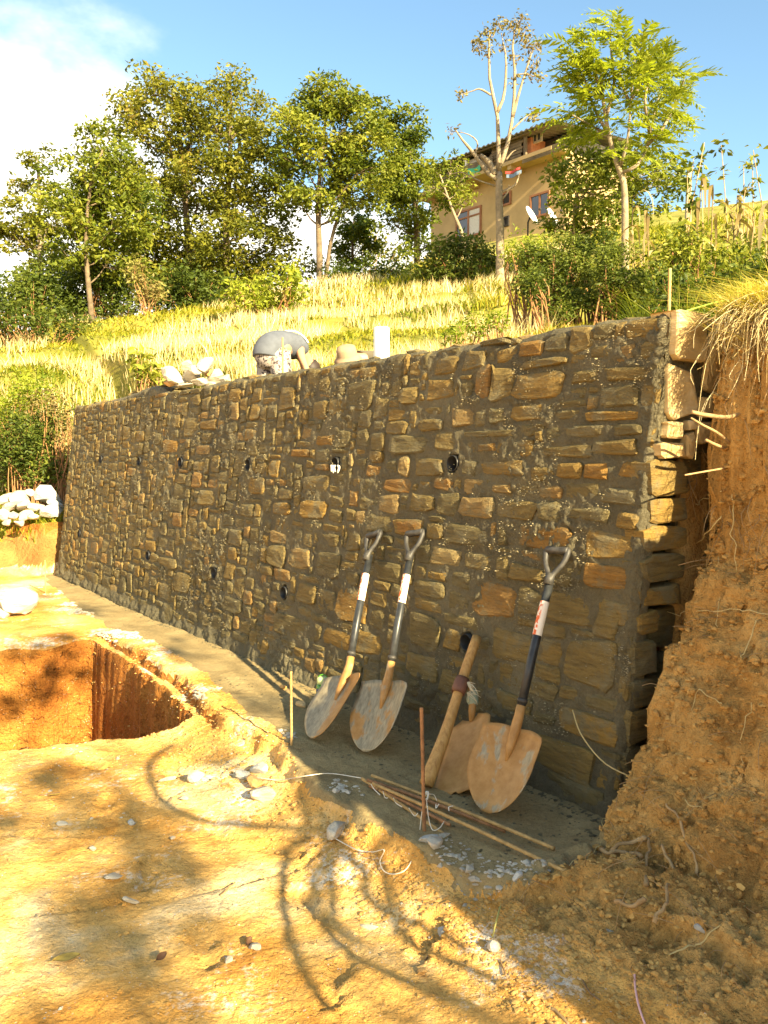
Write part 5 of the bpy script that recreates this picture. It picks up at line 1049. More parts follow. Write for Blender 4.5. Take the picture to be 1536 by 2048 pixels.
# ------------------------------------------------------------------ loose stones
def rock(px, py, rx, ry, rz, mt, label, seed, z=None, group=None, name='loose_stone', cat='stone', rot=None, sub=ICO2, facets=9, Y=None):
    if Y is not None: P = at_y(px, py, Y)
    else:
        P = at_z(px, py, z if z is not None else -.1)
        if z is None:
            for _ in range(5): zz = float(gz(P[0], P[1])) + rz * .5; P = at_z(px, py, zz)
    g = np.random.default_rng(seed); rot = rot if rot is not None else (g.normal(0, .25), g.normal(0, .25), g.uniform(0, 6.28))
    v = rock_verts((rx, ry, rz), seed, sub, facets, .95) @ rotm(*rot).T
    o = MB().add(v, None, sub[1]).build(name, M[mt], None, False); o.location = tuple(float(c) for c in P); return tag(o, label, cat, group)
GSN = 'stones lying on the dug ground'
for i, (x, y, a, b, c, mt, lb) in enumerate([
    (516, 1537, .070, .050, .045, 'rockgrey', 'grey angular stone at the back of the cluster on the dirt'), (507, 1562, .060, .050, .040, 'rockorange', 'orange stained stone in the middle of the cluster'),
    (527, 1588, .070, .055, .050, 'rock', 'white blocky stone at the front of the cluster'), (484, 1549, .045, .035, .03, 'rockgrey', 'small grey stone on the left of the cluster'),
    (393, 1554, .060, .045, .035, 'rock', 'white pointed stone beside a flat slab'), (337, 1558, .085, .025, .014, 'rock', 'flat pale slab lying left of a white pointed stone'),
    (366, 1596, .03, .022, .016, 'rock', 'small white stone below the flat slab'), (265, 1645, .028, .022, .016, 'rockgrey', 'small grey stone alone on the sunlit dirt'),
    (185, 1697, .022, .018, .012, 'rock', 'small white pebble left of the pale chips'), (262, 1800, .035, .016, .010, 'rock', 'narrow white chip on the shaded dirt'),
    (230, 1752, .06, .05, .012, 'rock', 'flat pale chip pressed in the dirt'), (738, 1853, .040, .016, .012, 'rock', 'long white chip on the striped shade'),
    (884, 1863, .030, .022, .018, 'rockgrey', 'rounded grey pebble at the foot of the crumbled edge'), (842, 1944, .028, .020, .016, 'rockorange', 'ochre stone near the bottom of the dirt slope'),
    (988, 1892, .028, .024, .022, 'rock', 'white stone below a bent grass stem'), (508, 1893, .030, .026, .014, 'rock', 'white stone beside a curled dark leaf'),
    (673, 1662, .07, .05, .04, 'rock', 'pale cement lump at the crumbled ledge edge'), (868, 1682, .045, .035, .028, 'rock', 'pale stone at the foot of the leaning stake'),
    (855, 1678, .05, .03, .02, 'rockgrey', 'grey flat stone next to the leaning stake'), (1035, 1752, .03, .02, .014, 'rockgrey', 'grey pebble near the ends of the rods'),
    (1400, 1858, .02, .014, .012, 'rockgrey', 'grey pebble on the lower right bank foot'), (1218, 1864, .018, .014, .012, 'rock', 'white chip on the bank foot'),
    (345, 1676, .02, .014, .01, 'rock', 'tiny white chip near the curved shade line'), (457, 1922, .02, .016, .012, 'rock', 'small pale stone near the dry leaf'),
    (125, 1648, .03, .02, .008, 'rock', 'pale chip on the left dirt')]):
    rock(x, y, a, b, c, mt, lb, 700 + i, group=GSN)
rock(22, 1196, .25, .2, .19, 'rock', 'very large white boulder at the left edge beyond the pit', 750, z=.16, name='boulder', cat='boulder', sub=ICO3, facets=12)
rock(4, 1226, .12, .10, .08, 'rock', 'smaller white rock in front of the large boulder', 751, name='boulder', cat='boulder')
rock(14, 1090, .10, .06, .07, 'rock', 'white stone in the grass of the far mound', 752, name='loose_stone')
# heap beyond the far end of the wall
g = np.random.default_rng(4)
heap = [(95, 990, .30, 'rockgrey', 'largest grey block on top of the left stone heap'), (38, 990, .22, 'rock', 'white block on top of the left stone heap'), (10, 995, .18, 'rock', 'white stone at the frame edge on top of the left heap'), (60, 985, .12, 'rock', 'small pale stone wedged between the top blocks'), (20, 1010, .16, 'rock', 'pale stone second row of the left heap'),
        (50, 1008, .17, 'rock', 'white slab second row of the left heap'), (72, 1012, .14, 'rock', 'white stone under the largest grey block'), (110, 1005, .16, 'rockgrey', 'grey slab against the wall end'), (105, 1022, .20, 'rockgrey', 'long grey slab lying low beside the wall end'), (5, 1028, .16, 'rock', 'white stone at the frame edge low in the heap'),
        (30, 1028, .12, 'rock', 'small white stone low in the heap'), (50, 1030, .14, 'rock', 'white tilted stone low in the heap'), (70, 1032, .11, 'rock', 'small pale stone at the foot of the heap'), (15, 1043, .10, 'rock', 'pale stone at the foot near the frame edge'), (40, 1044, .09, 'rock', 'little pale stone at the foot of the heap middle')]
for i, (x, y, r, mt, lb) in enumerate(heap):
    rock(x, y + 2, r, r * .72, r * .55, mt, lb, 800 + i, Y=11.3 - .012 * (y - 990), group='stones in the left heap', name='heap_stone', facets=11)
# heap on the wall top
for i, (x, y, rx, rz, mt, lb) in enumerate([(345, 750, .17, .07, 'rock', 'long flat white stone on the left of the wall top heap'), (375, 729, .09, .08, 'rock', 'round white stone on the top of the wall top heap'), (409, 733, .13, .075, 'rock', 'white stone on top right of the wall top heap'), (383, 753, .12, .085, 'rock', 'white stone in the middle of the wall top heap'),
     (399, 765, .11, .06, 'rock', 'white stone at the front foot of the wall top heap'), (432, 757, .14, .10, 'rock', 'big white block on the right of the wall top heap'), (452, 760, .09, .09, 'rock', 'white block at the right end of the wall top heap'), (418, 748, .08, .05, 'rockorange', 'ochre shaded stone between white ones of the wall top heap'), (370, 770, .12, .025, 'rock', 'thin pale slab under the wall top heap'), (357, 762, .10, .06, 'rock', 'white stone low on the left of the wall top heap'), (392, 742, .09, .06, 'rock', 'white stone filling the middle of the wall top heap'), (425, 770, .10, .04, 'rock', 'flat white stone at the right foot of the wall top heap'), (340, 766, .09, .04, 'rockorange', 'ochre stone at the far left foot of the wall top heap')]):
    rock(x, y, rx, rx * .8, rz, mt, lb, 850 + i, Y=8.25 + .15 * (i % 2), group='stones heaped on the wall top', name='heap_stone')
def mudslab():
    g = np.linspace(0, 1, 18); a, b = np.meshgrid(g, g, indexing='ij'); U = 5.2 + 1.7 * a; wd = -.36 - .34 * b
    z = 2.08 + .20 * np.exp(-((a - .6) / .3) ** 2) * np.sin(math.pi * b) ** .6 + .02 * fbm(U, wd, s=7, o=3) - .12 * (np.abs(a - .5) > .46) - .08 * (b > .97); x, y = uw_xy(U, wd); idx = np.arange(a.size).reshape(a.shape)
    o = MB().add(np.stack([x, y, z], -1).reshape(-1, 3), np.stack([idx[:-1, :-1], idx[:-1, 1:], idx[1:, 1:], idx[1:, :-1]], -1).reshape(-1, 4)).build('mortar_heap', M['mud'], None); tag(o, 'low heap of wet grey mortar on the far wall top', 'mortar heap')
mudslab()

# pipe on the trench floor behind the wall
def pvc():
    P = at_y(763, 700, 6.02); zt = at_y(763, 655, 6.02)[2]; mb = MB(); r = .057
    lathe(mb, [(r - .004, 1.62), (r, 1.62), (r, zt - .004), (r - .002, zt), (r - .005, zt), (r - .006, zt - .01), (r - .006, 1.62)], 28, None, (P[0], P[1], 0)); o = mb.build('plastic_pipe', M['whitep'], None)
    tag(o, 'short white plastic pipe standing upright behind the wall top', 'pipe')
pvc()

# ------------------------------------------------------------------ people behind the wall
M['skin'] = simple('skin', (0.42, 0.23, 0.13), .55, var=.08); M['shirt'] = simple('grey_blue_shirt', (0.085, 0.095, 0.115), .9, var=.15, scale=18); M['olive'] = simple('olive_grey_sleeve', (0.10, 0.085, 0.055), .9, var=.2)
M['hat'] = simple('beige_cloth_hat', (0.30, 0.21, 0.125), .9, var=.1, scale=20); M['hair'] = simple('dark_hair', (0.03, 0.02, 0.014), .6); M['trouser'] = simple('dark_trousers', (0.08, 0.075, 0.07), .9); M['whitestrap'] = M['whitep']
def m_print():
    m, N, L, b = new_mat('printed_shorts'); p = geo_pos(N); L.new(ramp(N, L, noise(N, L, p, 26, 4, .65, 1.2), [(.44, (.05, .04, .045)), (.50, (.34, .30, .27))]), b.inputs['Base Color']); return m
M['print'] = m_print()
def skin_mesh(name, pts, edges, mat, root, sub=2, rootv=0):
    """one continuous surface grown over a skeleton: pts = [(x, y, z, r)]"""
    me = bpy.data.meshes.new(name); me.from_pydata([tuple(map(float, p[:3])) for p in pts], edges, []); o = bpy.data.objects.new(name, me); COL.objects.link(o)
    m = o.modifiers.new('Skin', 'SKIN'); m.use_smooth_shade = True
    sv = me.skin_vertices[0].data
    for i, p in enumerate(pts):
        r = p[3]; sv[i].radius = (r, r) if np.isscalar(r) else r; sv[i].use_root = (i == rootv)
    s = o.modifiers.new('Subdivision', 'SUBSURF'); s.levels = sub; s.render_levels = sub
    me.materials.append(M[mat]); return rebase(o, root)
def loft(mb, cen, ra, rb, side, n=22):
    """elliptic sections along a path; ra is the half width along side"""
    cen = curve_pts(cen, 4 * len(cen)); t = np.linspace(0, 1, len(cen)); q0 = np.linspace(0, 1, len(ra)); ra = np.interp(t, q0, ra); rb = np.interp(t, q0, rb); tg = np.gradient(cen, axis=0); an = np.arange(n) * 2 * math.pi / n; V = []
    for i in range(len(cen)):
        d = tg[i] / np.linalg.norm(tg[i]); x = side - d * (side @ d); x /= np.linalg.norm(x); y = np.cross(d, x); V.append(cen[i] + ra[i] * np.cos(an)[:, None] * x + rb[i] * np.sin(an)[:, None] * y)
    V = np.concatenate(V); q = [(i * n + j, i * n + (j + 1) % n, (i + 1) * n + (j + 1) % n, (i + 1) * n + j) for i in range(len(cen) - 1) for j in range(n)]
    k = len(V); V = np.concatenate([V, cen[:1], cen[-1:]]); m = (len(cen) - 1) * n
    mb.add(V, q, [(k, (j + 1) % n, j) for j in range(n)] + [(k + 1, m + j, m + (j + 1) % n) for j in range(n)]); return mb
def V3(*a): return np.array(a, float)
def bender():
    Y = 7.55; f = V3(.62, .785, 0); r = V3(.785, -.62, 0); up = V3(0, 0, 1); P = at_y(547, 700, Y); gzv = 1.62
    rt = empty('person', (P[0], P[1], gzv), 'person in grey blue shirt and patterned shorts bending over behind the wall', 'person')
    ch = P + f * .29 + up * .06; mid = P + f * .15 + up * .065; nk = P + f * .41 - up * .02; hd = P + f * .47 - up * .15
    hip = [P + r * s * .08 - up * .04 for s in (-1, 1)]; kn = [P + r * s * .13 - up * .47 + f * .02 for s in (-1, 1)]; an = [V3(*(P + r * s * .16 - f * .02)[:2], gzv + .07) for s in (-1, 1)]; toe = [a + f * .17 - up * .045 for a in an]
    sh = [ch + r * s * .175 - up * .01 for s in (-1, 1)]; sh[1] = at_y(597, 682, Y + .18); hand = at_y(614, 741, Y - .02); el = at_y(602, 712, Y + .08); wr = hand + (el - hand) * .22
    lh = ch - r * .12 + f * .12 - up * .55; le = (sh[0] + lh) / 2 - r * .06
    pts = [(*P, .10), (*mid, .10), (*ch, .10), (*nk, .055), (*hd, .09), (*(hd + f * .05 - up * .09), .075)]; e = [(0, 1), (1, 2), (2, 3), (3, 4), (4, 5)]
    def add(p, rad, par): pts.append((*p, rad)); e.append((par, len(pts) - 1)); return len(pts) - 1
    for s in (0, 1):
        i = add(hip[s], .095, 0); i = add(hip[s] * .5 + kn[s] * .5, .078, i); i = add(kn[s], .055, i); i = add(kn[s] * .6 + an[s] * .4 - f * .02, .055, i); i = add(an[s], .036, i); add(toe[s], .034, i)
    for s, (E_, H_) in ((1, (el, hand)), (0, (le, lh))):
        i = add(sh[s], .06, 2); i = add((sh[s] + E_) / 2, .046, i); i = add(E_, .04, i); i = add(H_ + (E_ - H_) * .2, .027, i); d = (H_ - E_) / np.linalg.norm(H_ - E_); j = add(H_ + d * .015, (.034, .018), i)
        side = np.cross(d, up); side /= np.linalg.norm(side)
        for k, off in enumerate((-.026, -.009, .009, .026)): q = add(H_ + d * .05 + side * off, .0095, j); add(H_ + d * (.095 - .012 * abs(k - 1.4)) + side * off * 1.2 - up * .015, .008, q)
        q = add(H_ + d * .02 + side * .042, .011, j); add(H_ + d * .055 + side * .058, .009, q)
    skin_mesh('body', pts, e, 'skin', rt)
    mb = MB(); loft(mb, [P - f * .10 - up * .075, P - f * .085 - up * .02, P - f * .03 + up * .04, P + f * .07 + up * .065, mid + f * .03, ch - up * .01, ch + f * .07 - up * .03, ch + f * .11 - up * .06], [.128, .134, .138, .140, .140, .136, .09, .04], [.108, .112, .114, .118, .12, .115, .08, .04], r)
    for s_, E_ in ((1, el), (0, le)): tube(mb, [sh[s_] * .8 + ch * .2, sh[s_], sh[s_] * .7 + E_ * .3, sh[s_] * .45 + E_ * .55], [.075, .07, .063, .06], 14)
    wpart(mb, 'shirt', M['shirt'], rt)
    mb = MB(); loft(mb, [P + f * .10 + up * .02, P - up * .01, P - f * .06 - up * .06, P - f * .03 - up * .12], [.125, .138, .142, .11], [.10, .115, .12, .10], r)
    for s_ in (0, 1): tube(mb, curve_pts([hip[s_] + up * .02, hip[s_] - up * .10, hip[s_] * .5 + kn[s_] * .5, hip[s_] * .08 + kn[s_] * .92], 9), [.095, .10, .10, .098, .095, .094, .093, .092, .092], 18)
    wpart(mb, 'shorts', M['print'], rt)
    mb = MB(); v = ICO2[0] * [.098, .10, .10]; mb.add(v[v[:, 2] > -9] + hd + up * .02 + f * .012, None, ICO2[1]); wpart(mb, 'hair', M['hair'], rt)
    mb = MB(); a = P + f * .20; x = r; tube(mb, [a + r * (.138 * math.sin(t)) + up * (.075 + .118 * math.cos(t)) + f * .10 * t / 1.4 for t in np.linspace(-.3, 1.5, 14)], .009, 6); wpart(mb, 'strap', M['whitestrap'], rt)
bender()
rock(622, 800, .20, .16, .25, 'rockgrey', 'grey stone under the hand of the bending person', 881, Y=7.6, name='loose_stone')
def croucher():
    Y = 7.7; up = V3(0, 0, 1); f = V3(-.35, -.94, 0); r = V3(-.94, .35, 0); H = at_y(694, 716, Y); gzv = 1.62
    rt = empty('person', (H[0], H[1], gzv), 'crouching person in beige brimmed hat and olive sleeves behind the wall', 'person')
    nk = H - f * .10 + up * .01; ch = H - f * .20 - up * .05 ; ch = ch + V3(.10, 0, .055); pel = V3(*(ch - f * .22)[:2], gzv + .34); hd = H - up * .02
    pts = [(*pel, .14), (*((pel + ch) / 2), .14), (*ch, .13), (*nk, .055), (*hd, .085), (*(hd + f * .05 - up * .085), .065)]; e = [(0, 1), (1, 2), (2, 3), (3, 4), (4, 5)]
    def add(p, rad, par): pts.append((*p, rad)); e.append((par, len(pts) - 1)); return len(pts) - 1
    arms = []
    for s in (-1, 1):
        hp = pel + r * s * .10; kn = V3(*(hp + f * .36 + r * s * .08)[:2], gzv + .46); an = V3(*(hp + f * .12 + r * s * .06)[:2], gzv + .06); i = add(hp, .095, 0); i = add((hp + kn) / 2, .08, i); i = add(kn, .058, i); i = add((kn + an) / 2, .052, i); i = add(an, .036, i); add(an + f * .16 - up * .03, .032, i)
        sh = ch + r * s * .15; el = sh + r * s * .07 - up * .26 + f * .08; hn = el + f * .20 - up * .10; i = add(sh, .06, 2); i = add((sh + el) / 2, .046, i); i = add(el, .04, i); d = (hn - el) / np.linalg.norm(hn - el); i = add(hn - d * .05, .027, i); j = add(hn, (.034, .018), i); sd = np.cross(d, up); sd /= np.linalg.norm(sd)
        for k, off in enumerate((-.026, -.009, .009, .026)): q = add(hn + d * .035 + sd * off, .0095, j); add(hn + d * (.08 - .01 * abs(k - 1.4)) + sd * off * 1.2, .008, q)
        q = add(hn + sd * .04 * s, .011, j); add(hn + d * .035 + sd * .055 * s, .009, q); arms.append((sh, el, hn))
    skin_mesh('body', pts, e, 'skin', rt)
    skin_mesh('shirt', [(*pel, .165), (*((pel + ch) / 2), .17), (*ch, .155), (*(ch * .5 + nk * .5), .085)] + [(*p, q) for a in arms for p, q in ((a[0], .082), ((a[0] + a[1]) / 2, .07), (a[1], .058), (a[1] * .35 + a[2] * .65, .046))], [(0, 1), (1, 2), (2, 3), (2, 4), (4, 5), (5, 6), (6, 7), (2, 8), (8, 9), (9, 10), (10, 11)], 'olive', rt)
    tp = [(*(pel - up * .02), .16)]; te = []
    for s in (-1, 1):
        hp = pel + r * s * .10; kn = V3(*(hp + f * .36 + r * s * .08)[:2], gzv + .46); an = V3(*(hp + f * .12 + r * s * .06)[:2], gzv + .10); k = len(tp); tp += [(*hp, .115), (*((hp + kn) / 2), .10), (*kn, .078), (*((kn + an) / 2), .07), (*an, .055)]; te += [(0, k), (k, k + 1), (k + 1, k + 2), (k + 2, k + 3), (k + 3, k + 4)]
    skin_mesh('trousers', tp, te, 'trouser', rt)
    ax = f * .42 + up * .9; ax /= np.linalg.norm(ax); mb = MB()
    lathe(mb, [(.128, -.050), (.130, -.046), (.112, -.022), (.098, -.006), (.096, .004), (.094, .05), (.082, .078), (.05, .092), (0, .096)], 28, ax, hd + up * .045); lathe(mb, [(.128, -.050), (.094, -.012), (.092, .0)], 28, ax, hd + up * .045); wpart(mb, 'hat', M['hat'], rt)
    mb = MB(); mb.add(ICO2[0] * [.088, .09, .07] + hd - f * .015 + up * .01, None, ICO2[1]); wpart(mb, 'hair', M['hair'], rt)
croucher()

# ------------------------------------------------------------------ clods, gravel, roots, litter
def scatter_lumps(name, pts, rad, mat, seed, kind='stuff', flat=.7):
    g = np.random.default_rng(seed); n = len(pts); v0, f0 = ICO1; nv = len(v0); r = np.broadcast_to(rad, (n,))
    a = g.uniform(0, 6.283, n); ca, sa = np.cos(a), np.sin(a); V = np.repeat(v0[None], n, 0) * g.uniform(.6, 1.25, (n, nv, 1)) * np.stack([g.uniform(.7, 1.4, n), g.uniform(.7, 1.2, n), g.uniform(.5, .9, n) * flat], 1)[:, None, :]
    V = np.stack([V[..., 0] * ca[:, None] - V[..., 1] * sa[:, None], V[..., 0] * sa[:, None] + V[..., 1] * ca[:, None], V[..., 2]], -1) * r[:, None, None] + np.asarray(pts)[:, None, :]
    Fc = (f0[None] + (np.arange(n) * nv)[:, None, None]).reshape(-1, 3); mb = MB(); mb.add(V.reshape(-1, 3), None, Fc, np.repeat(g.random(n), nv)); return tag(mb.build(name, M[mat], None, False), kind=kind)
def litter():
    g = np.random.default_rng(15); B = GND['earth_bank']; u, w = xy_uw(B[:, 0], B[:, 1]); B = B[(u > -1.3) & (B[:, 2] < 1.95)]; P = B[g.integers(0, len(B), 5500)]
    scatter_lumps('bank_clods', P, np.minimum(g.exponential(.005, len(P)) + .002, .014), 'clod', 1, flat=.9)
    zc = g.uniform(0.02, 2.05, 2000); uc = g.uniform(-1.1, -.15, 2000); wc = np.interp(zc, BANK_Z[::-1], BANK_W[::-1]) + 0.06 * np.clip(-uc - 0.15, 0, .75); zz = height(uc, wc); X, Y = uw_xy(uc, wc + .012); keep = np.abs(zz - zc) < .5
    scatter_lumps('cut_clods', np.column_stack([X, Y, zc])[keep], np.minimum(g.exponential(.006, keep.sum()) + .003, .022), 'bank', 21, flat=1.2)
    G = GND['ground']; u, w = xy_uw(G[:, 0], G[:, 1]); ed = w - ledge_edge(u); ok = (u > -1.6) & (u < 5) & (w < 3.2)
    A = G[ok]; A = A[fbm(A[:, 0], A[:, 1], s=1.4, o=3) > .12]; P = A[g.integers(0, len(A), 1300)]; scatter_lumps('gravel', P, g.exponential(.0025, len(P)) + .0015, 'rock', 2)
    A = G[ok]; P = A[g.integers(0, len(A), 9000)]; scatter_lumps('soil_crumbs', P, np.minimum(g.exponential(.003, len(P)) + .0015, .012), 'dirt', 12)
    A = G[ok & (ed < .35) & (ed > -.05)]; P = A[g.integers(0, len(A), 4200)]; scatter_lumps('edge_clods', P, np.minimum(g.exponential(.005, len(P)) + .002, .014), 'clod', 3)
    A = G[ok & (u < .6) & (w < 1.1)]; P = A[g.integers(0, len(A), 3500)]; scatter_lumps('spoil_clods', P, np.minimum(g.exponential(.003, len(P)) + .002, .013), 'clod', 4)
    Fo = GND['footing_ledge']; u, w = xy_uw(Fo[:, 0], Fo[:, 1]); ed = w - ledge_edge(u)
    A = Fo[(ed > -.13) & (u < 2)]; A = A[fbm(A[:, 0], A[:, 1], s=2.2, o=2) > .1]; ug, wg = xy_uw(G[:, 0], G[:, 1]); eg = wg - ledge_edge(ug); A2 = G[(eg > -.26) & (eg < .02) & (ug > 1.2) & (ug < 8) & (G[:, 2] > -.1)]; A2 = A2[fbm(A2[:, 0], A2[:, 1], s=1.7, o=3, g=.6) > .13]; P = np.concatenate([A[g.integers(0, len(A), 260)], A2[g.integers(0, len(A2), 2600)]]); scatter_lumps('lime_crumbs', P, np.minimum(g.exponential(.006, len(P)) + .002, .024), 'rock', 5, flat=.7)
    A = Fo[(w > 0) & (w < .7) & (u < 3)]; A = A[fbm(A[:, 0], A[:, 1], s=2, o=3) > .1]; P = A[g.integers(0, len(A), 900)]; scatter_lumps('mortar_crumbs', P, np.minimum(g.exponential(.003, len(P)) + .001, .012), 'mortar', 6)
    A = Fo[(w > 0.0) & (w < .10) & (u < 8.8)]; P = A[g.integers(0, len(A), 1200)]; scatter_lumps('mortar_droppings', P, np.minimum(g.exponential(.004, len(P)) + .003, .014), 'mortar', 7)
litter()

# ------------------------------------------------------------------ roots of the cut bank
BANKO = bpy.data.objects['earth_bank']
def bank_hit(x, y):
    d = ray(x, y); t = np.linspace(1.2, 9, 1600); P = O3 + d * t[:, None]; h = gz(P[:, 0], P[:, 1]); k = np.argmax(P[:, 2] < h); return P[k]
M['grain'] = simple('mortar_grain', (0.30, 0.255, 0.14), .8, var=.3, scale=30)  # paler than the mortar so the grains read as sunlit sparkles
M['rootdark'] = simple('dark_root', (0.24, 0.15, 0.07), .9, var=.4, scale=20)
def root_(px, r0, r1, out=.02, mat='root', name='root', lab=None):
    P = np.array([bank_hit(*q[:2]) for q in px]); 
    for i, q in enumerate(px): P[i] += -ray(*q[:2]) * (q[2] if len(q) > 2 else out) / 1.0
    C = curve_pts(P, 6 * len(P)); C += np.stack([fbm(C[:, 0] * 6 + k * 9, C[:, 1] * 6, C[:, 2] * 6, s=3, o=2) for k in range(3)], 1) * .028
    mb = MB(); rr = np.linspace(r0, r1, len(C)) * .72 * (1 + .3 * vnoise(np.arange(len(C)) * .9, np.zeros(len(C)) + r0 * 999)); tube(mb, C, rr, 6); o = mb.build(name, M[mat], BANKO); return o
def free_root(px, r0, r1, mat='root'):
    px = list(px); q = px[-1]; px = px[:-1] + [(q[0], q[1], q[2] + .05), (q[0] + 14, q[1] - 4, q[2] + .3)]; P = np.array([at_y(*q) for q in px]); C = curve_pts(P, 6 * len(P)); mb = MB(); tube(mb, C, np.linspace(r0, r1, len(C)), 6); return mb.build('root', M[mat], BANKO)
free_root([(1384, 824, 3.30), (1412, 830, 3.34), (1458, 834, 3.38), (1489, 820, 3.42), (1498, 799, 3.46), (1490, 765, 3.50), (1483, 718, 3.60)], .008, .013)
free_root([(1382, 836, 3.30), (1405, 850, 3.33), (1435, 866, 3.38), (1466, 892, 3.46), (1490, 915, 3.55)], .004, .009)
free_root([(1412, 880, 3.32), (1432, 890, 3.38), (1462, 900, 3.5)], .006, .008)
free_root([(1370, 950, 3.15), (1410, 943, 3.25), (1450, 936, 3.4)], .003, .005)
for q, a, b, o in (([(1198, 1698), (1245, 1704), (1288, 1715)], .011, .013, .05), ([(1225, 1700), (1260, 1688), (1290, 1678)], .010, .013, .04), ([(1228, 1808), (1260, 1806), (1288, 1795)], .010, .012, .04), ([(1305, 1850), (1338, 1800), (1343, 1765), (1336, 1725), (1328, 1690)], .010, .008, .02),
                   ([(1393, 1745), (1382, 1700), (1358, 1645), (1338, 1610)], .008, .006, .025), ([(1293, 1770), (1294, 1720), (1298, 1670)], .010, .008, .02), ([(1283, 1242), (1340, 1228), (1418, 1220), (1540, 1222)], .002, .004, .05), ([(1513, 1245), (1497, 1290), (1483, 1320)], .004, .003, .03),
                   ([(1390, 1085), (1420, 1060), (1445, 1030)], .003, .004, .04), ([(1393, 1010), (1410, 1000), (1440, 985)], .003, .004, .04), ([(1330, 1910), (1400, 1880), (1440, 1850)], .004, .003, .01), ([(1430, 1110), (1440, 1180), (1435, 1260)], .003, .002, .02),
                   ([(1470, 960), (1460, 1020), (1475, 1090), (1470, 1140)], .004, .002, .03), ([(1500, 1400), (1480, 1480), (1500, 1560)], .003, .002, .02), ([(1360, 1595), (1420, 1620), (1500, 1600)], .003, .002, .02), ([(1238, 1640), (1205, 1640), (1200, 1680), (1140, 1730)], .002, .0025, .02),
                   ([(1090, 1985), (1110, 2010), (1140, 2048)], .006, .008, .01), ([(1368, 1420), (1400, 1390), (1450, 1400)], .003, .003, .02)):
    root_(q, a, b, o, 'root' if a > .0045 else 'straw')
def fine_roots():
    g = np.random.default_rng(31); B = GND['earth_bank']; u, w = xy_uw(B[:, 0], B[:, 1]); A = B[(B[:, 2] > 1.2) & (B[:, 2] < 2.1) & (u > -1.1)]; mb = MB()
    for k in range(480):
        p = A[g.integers(0, len(A))]; L = g.uniform(.06, .32); o = np.array([NW[0], NW[1], 0]) * g.uniform(.01, .06) + np.array([0, -1, 0]) * g.uniform(.0, .05)
        tube(mb, curve_pts([p, p + o + [g.normal(0, .02), 0, -.3 * L], p + o * 1.2 + [g.normal(0, .05), 0, -L]], 6), np.linspace(.0022, .0008, 6), 4)
    A = B[(B[:, 2] < 1.6) & (u > -1.2)]
    for k in range(260):
        p = A[g.integers(0, len(A))]; d = g.normal(0, 1, 3); d[2] *= .5; d /= np.linalg.norm(d); L = g.uniform(.04, .2); tube(mb, curve_pts([p, p + d * L * .5 + [-.01, -.015, .01], p + d * L + [0, -.01, -.01]], 5), .0012, 4)
    o = tag(mb.build('fine_roots', M['root'], BANKO), kind='stuff')
fine_roots()
def dry_tangle():
    g = np.random.default_rng(41); mb = MB()
    for k in range(520):
        u, w = g.uniform(-.62, -.16), g.uniform(-.56, -.41); x, y = uw_xy(u, w); p = np.array([x, y, float(height(np.array(u), np.array(w))) + .005]); L = g.uniform(.08, .30); o = np.array([NW[0], NW[1], 0]) * g.uniform(.02, .13) + np.array([g.normal(0, .07), g.normal(-.03, .05), 0])
        tube(mb, curve_pts([p, p + o * .4 + [0, 0, g.uniform(.0, .05)], p + o * .85 + [0, 0, -.25 * L], p + o + [g.normal(0, .03), 0, -L * g.uniform(.3, 1)]], 7), np.linspace(.0022, .0009, 7), 4, cap=False, tint=g.random())
    tag(mb.build('dry_tangle', M['straw'], BANKO), kind='stuff')
dry_tangle()
def grains():
    g = np.random.default_rng(51); n = 60000; u = g.uniform(0, 1, n) ** 1.5 * 8.8; v = g.uniform(.1, 2.12, n); m = (fbm(u + 40, v + 3, s=2.4, o=3) > .08) & (fbm(u, v, s=17, o=3) > .12); u, v = u[m], v[m]; P = np.array([wall_pt(a, b, .014 + .012 * c) for a, b, c in zip(u, v, g.random(len(u)))])
    o = scatter_lumps('mortar_grains', P, np.minimum(g.exponential(.0012, len(P)) + .0014, .0055), 'grain', 52); rebase(o, WALLROOT)
grains()

# litter on the ground
def leaf_obj(px, py, L, Wd, mat, label, rz, curl, tilt=0.0):
    P = at_z(px, py, -.12)
    for _ in range(5): P = at_z(px, py, float(gz(P[0], P[1])) + .012)
    t = np.linspace(0, 1, 9); V = []; 
    for sd in (-1, 0, 1):
        for k in t: V.append(((k - .5) * L, sd * Wd * math.sin(math.pi * min(1, k * .96 + .02)) ** .8, curl * (abs(sd) * .8) * Wd + .3 * curl * L * (k - .5) ** 2))
    V = np.array(V) @ rotm(tilt, 0, rz).T + P; q = [(r * 9 + i, r * 9 + i + 1, (r + 1) * 9 + i + 1, (r + 1) * 9 + i) for r in range(2) for i in range(8)]; mb = MB().add(V, q, None, .4)
    tube(mb, [V[9], V[9] + (V[9] - V[10]) * 1.5], .0012, 4); return tag(mb.build('dry_leaf', M[mat], None), label, 'leaf', 'dry leaves on the dirt')
M['leafy'] = simple('yellow_brown_leaf', (.42, .28, .05), .7, var=.4, scale=40); M['leafd'] = simple('dark_brown_leaf', (.10, .05, .025), .7, var=.3)
leaf_obj(133, 1917, .085, .024, 'leafy', 'yellow brown leaf lying flat on the sunlit dirt', .4, .3); leaf_obj(494, 1884, .05, .012, 'leafd', 'dark curled leaf standing beside a white stone', 1.4, .9, .9); leaf_obj(321, 1915, .05, .012, 'leafd', 'thin brown leaf between the other two leaves', 1.1, .8, .6); leaf_obj(110, 1590, .05, .008, 'leafy', 'narrow dry leaf near the pit edge', .2, .6)
